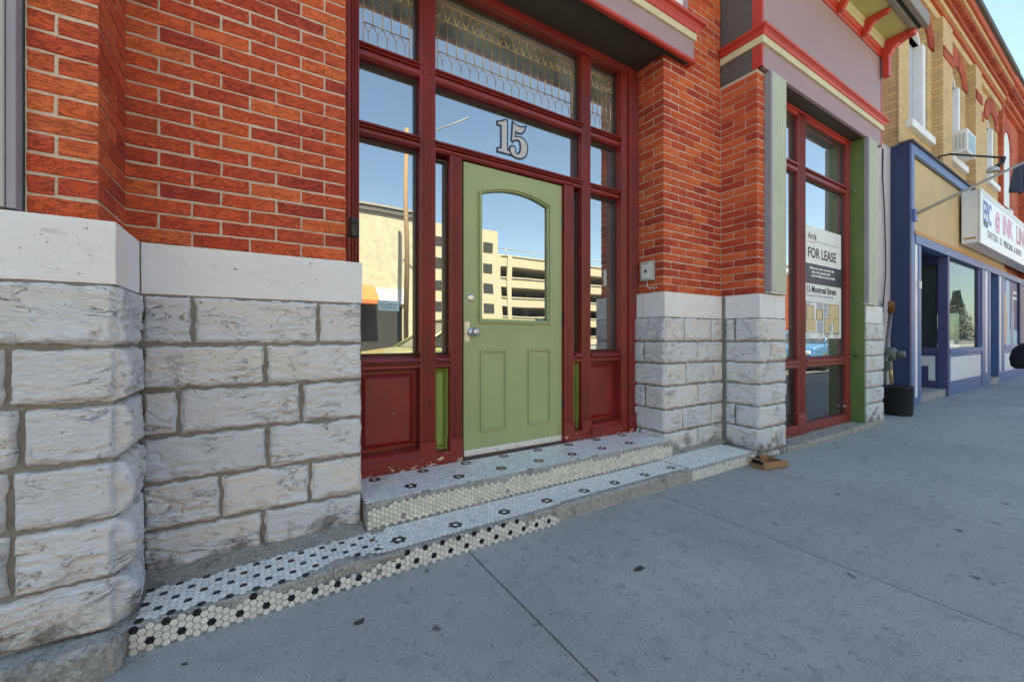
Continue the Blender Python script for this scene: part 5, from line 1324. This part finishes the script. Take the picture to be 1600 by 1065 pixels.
# ------------------------------------------------------------------ the street opposite (seen mirrored in the glass)
OC = empty('cream_building', (0, -14, 0), 'sunlit cream rendered building across the street with orange awning', 'building')
box('wall', M['creamwall'], OC, -16, 6.6, -24, -14, 0, 6.9); box('roof_edge', M['roofdark'], OC, -16.1, 6.7, -24.1, -13.9, 6.9, 7.15); box('parapet_cap', M['grey_edge'], OC, -16.15, 6.75, -24.2, -13.85, 7.15, 7.25)
box('shopfront', M['dark'], OC, 1.0, 5.9, -13.995, -13.9, .2, 2.6)
MB().prism([(-13.99, 3.5), (-13.0, 2.75), (-13.0, 2.6), (-13.99, 2.62)], .8, 4.6, 'x').build('awning', M['awn'], OC); box('sign_board', M['pgrey'], OC, 4.62, 6.2, -13.99, -13.9, 2.7, 3.4)
for x in (-12, -8, -4): box('window', M['dark'], OC, x, x+1.4, -13.999, -13.95, 4.0, 5.8)
GA = empty('parking_garage', (40, -45, 0), 'tan concrete parking garage with long dark open decks across the lot', 'building')
gy = -45
for i in range(5):
    z = i*2.85; h = 1.42 if i < 4 else 1.6
    box('deck_parapet', M['garage'], GA, 28.92, 95, gy-.3, gy, z, z+h)
    box('parapet_ledge', M['creamwall'], GA, 28.92, 95, gy, gy+.12, z+h-.16, z+h)
    box('deck_slab', M['garage'], GA, 29, 95, gy-18, gy-.301, z-.0, z+.25)
for i in range(6): box('column', M['garage'], GA, 38+i*9.6, 38.8+i*9.6, gy-6.9, gy-6.2, .26, 12.9)
box('pilaster', M['garage'], GA, 28.95, 29.6, gy+.001, gy+.2, 0, 12.9); box('pilaster', M['garage'], GA, 30.6, 31.3, gy+.001, gy+.2, 0, 12.9)
box('back_wall', M['dark'], GA, 29, 95, gy-18.3, gy-18, 0, 12.5)
box('stair_block', M['garage'], GA, 17.5, 28.9, gy-14, gy+.5, 0, 16.1)
for i in range(5):
    for a_ in (19.0, 21.4, 23.8, 26.6): box('stair_window', M['dark'], GA, a_, a_+1.5, gy+.501, gy+.56, 1.6+i*2.85, 2.9+i*2.85)
for i in range(12): MB().tube([(31+i*5, gy-1, 12.8), (31+i*5, gy-1, 14.2)], .06, 6).build('roof_rail', M['grey_edge'], GA)
MB().tube([(29.4, gy-1, 14.1), (90, gy-1, 14.1)], .05, 6).build('roof_rail', M['grey_edge'], GA)
for q, (a, b, h, mt, lab) in enumerate(((47, 54, 7.5, 'rbrick', 'red brick two storey building across the street'), (54.1, 63, 9.5, 'white', 'white painted three storey building across the street'), (63.1, 72, 8.0, 'ybrick', 'buff brick building farther along across the street'), (72.1, 90, 11, 'rbrick', 'tall red brick block at the end of the street'))):
    ob = empty('street_building', ((a+b)/2, -14, 0), lab, 'building', 'buildings along the far side of the street')
    box('wall', M[mt], ob, a, b, -26, -14, 0, h); box('cornice', M['grey_edge'], ob, a, b, -26.1, -13.7, h, h+.35)
    n = int((b-a)/2.4)
    for i in range(n):
        for z in [x_ for x_ in (3.8, 6.6) if x_+1.8 < h]: box('window', M['dark'], ob, a+.8+i*2.4, a+1.9+i*2.4, -13.99, -13.93, z, z+1.7)
    box('shopfront', M['dark'], ob, a+.5, b-.5, -13.99, -13.9, .4, 2.8)
up = empty('utility_pole', (5.45, -11.9, 0), 'wooden utility pole on the far pavement before the cream building', 'pole')
MB().tube([(5.45, -11.9, 0), (5.45, -11.9, 10)], [.11, .09], 10).build('pole', M['oak'], up)
up2 = MB().tube([(5.6, -11.85, 8.9), (6.4, -11.0, 9.8), (7.4, -9.8, 10.1)], .03, 8).build('lamp_arm', M['grey_edge'], up)
# parked cars
CARP = [(-2.25, .55), (-2.28, .85), (-2.15, .98), (-1.25, 1.10), (-.65, 1.50), (-.2, 1.60), (.9, 1.62), (1.75, 1.52), (2.15, 1.08), (2.30, 1.0), (2.32, .55)]
def car(name, x, y, rz, pm_, label):
    c = empty(name, (x, y, -.13), label, 'car', 'cars parked along the street', rz)
    def put(mb, nm, mat, par=c, bev=0):
        o = mb.build(nm, mat, None, bev, origin=(0, 0, 0), seg=3); o.parent = par; return o
    low = MB().prism([(-2.25, .28), (-2.30, .55), (-2.22, .88), (-1.2, 1.02), (2.25, 1.02), (2.32, .6), (2.25, .28)], -.88, .88, 'y'); b = put(low, 'body', pm_, bev=.09)
    cabv = MB(); bot = [(-1.35, .86), (2.05, .86)]; 
    V = [(-1.35,-.84,1.0),(2.1,-.84,1.0),(2.1,.84,1.0),(-1.35,.84,1.0),(-.45,-.66,1.60),(1.55,-.66,1.60),(1.55,.66,1.60),(-.45,.66,1.60)]
    cabv.add(V, [(0,3,2,1),(0,1,5,4),(1,2,6,5),(2,3,7,6),(3,0,4,7),(4,5,6,7)]); put(cabv, 'windows', M['glass_d'], bev=.06)
    rf = MB(); rf.box(-.50, 1.60, -.67, .67, 1.585, 1.64); put(rf, 'roof', pm_, bev=.025)
    pl = MB()
    for sy in (-1, 1):
        pl.tube([(-1.38, .85*sy, 1.0), (-.47, .675*sy, 1.60)], .035, 6); pl.tube([(.55, .85*sy, 1.0), (.55, .675*sy, 1.60)], .04, 6); pl.tube([(2.12, .85*sy, 1.0), (1.57, .675*sy, 1.60)], .05, 6)
    put(pl, 'pillars', pm_)
    for sx in (-1.4, 1.4):
        for sy in (-.80, .80):
            t_ = MB().lathe([(.20, -.11), (.33, -.10), (.34, 0), (.33, .10), (.20, .11)], (sx, sy, .34), 'y', 20); wo = put(t_, 'wheel', M['tyre']); r_ = MB().lathe([(0, -.115), (.19, -.10), (.20, .10), (0, .115)], (sx, sy, .34), 'y', 16); put(r_, 'rim', M['rim'], wo)
    for sy in (-.6, .6):
        put(MB().box(-2.31, -2.2, sy-.16, sy+.16, .62, .76), 'headlight', M['alu'], bev=.02); put(MB().box(2.24, 2.325, sy-.14, sy+.14, .74, .92), 'taillight', M['red'], bev=.02)
    put(MB().box(-2.34, -2.2, -.8, .8, .34, .5), 'bumper', M['black'], bev=.03); put(MB().box(-2.318, -2.28, -.26, .26, .40, .50), 'number_plate', M['white'])
    return c
car('parked_car', 4.1, -3.3, 0, carpaint('champagne_paint', (.22, .22, .10)), 'pale yellow green car parked at the near kerb opposite the entrance')
car('parked_car', 19.2, -3.3, 0, carpaint('blue_car_paint', (.06, .16, .30)), 'blue car parked farther along the near kerb')
car('parked_car', -1.2, -10.2, 0, carpaint('red_car_paint', (.40, .02, .02)), 'dark red car parked at the far kerb before the cream building')
car('parked_car', 12.6, -3.3, 0, carpaint('silver_paint', (.42, .43, .44)), 'silver car parked at the near kerb between two others')

tree = empty('conifer_tree', (108, -15.5, 0), 'dark conifer at the far end of the street, mirrored in the blue shop window', 'tree')
MB().tube([(108, -15.5, 0), (108, -15.5, 9.6)], [.28, .04], 8).build('trunk', M['oak'], tree)
M['needle'] = flat('conifer_needles', (.025, .05, .02), .8)
cr = MB(); rg = random.Random(4)
for i in range(5000):
    z = 1.2+8.6*rg.random()**1.2; rr_ = (10.2-z)*.30*(.35+.65*rg.random()); a = rg.random()*6.283; c0 = Vector((108+rr_*math.cos(a), -15.5+rr_*math.sin(a), z-rr_*.25)); L_ = rg.uniform(.25, .5)
    d = Vector((math.cos(a), math.sin(a), -.3))*L_; sd_ = Vector((-math.sin(a), math.cos(a), rg.uniform(-.3, .3)))*L_*.35
    cr.add([c0-sd_, c0+sd_, c0+d], [(0, 1, 2)])
cr.build('crown', M['needle'], tree, recalc=False)
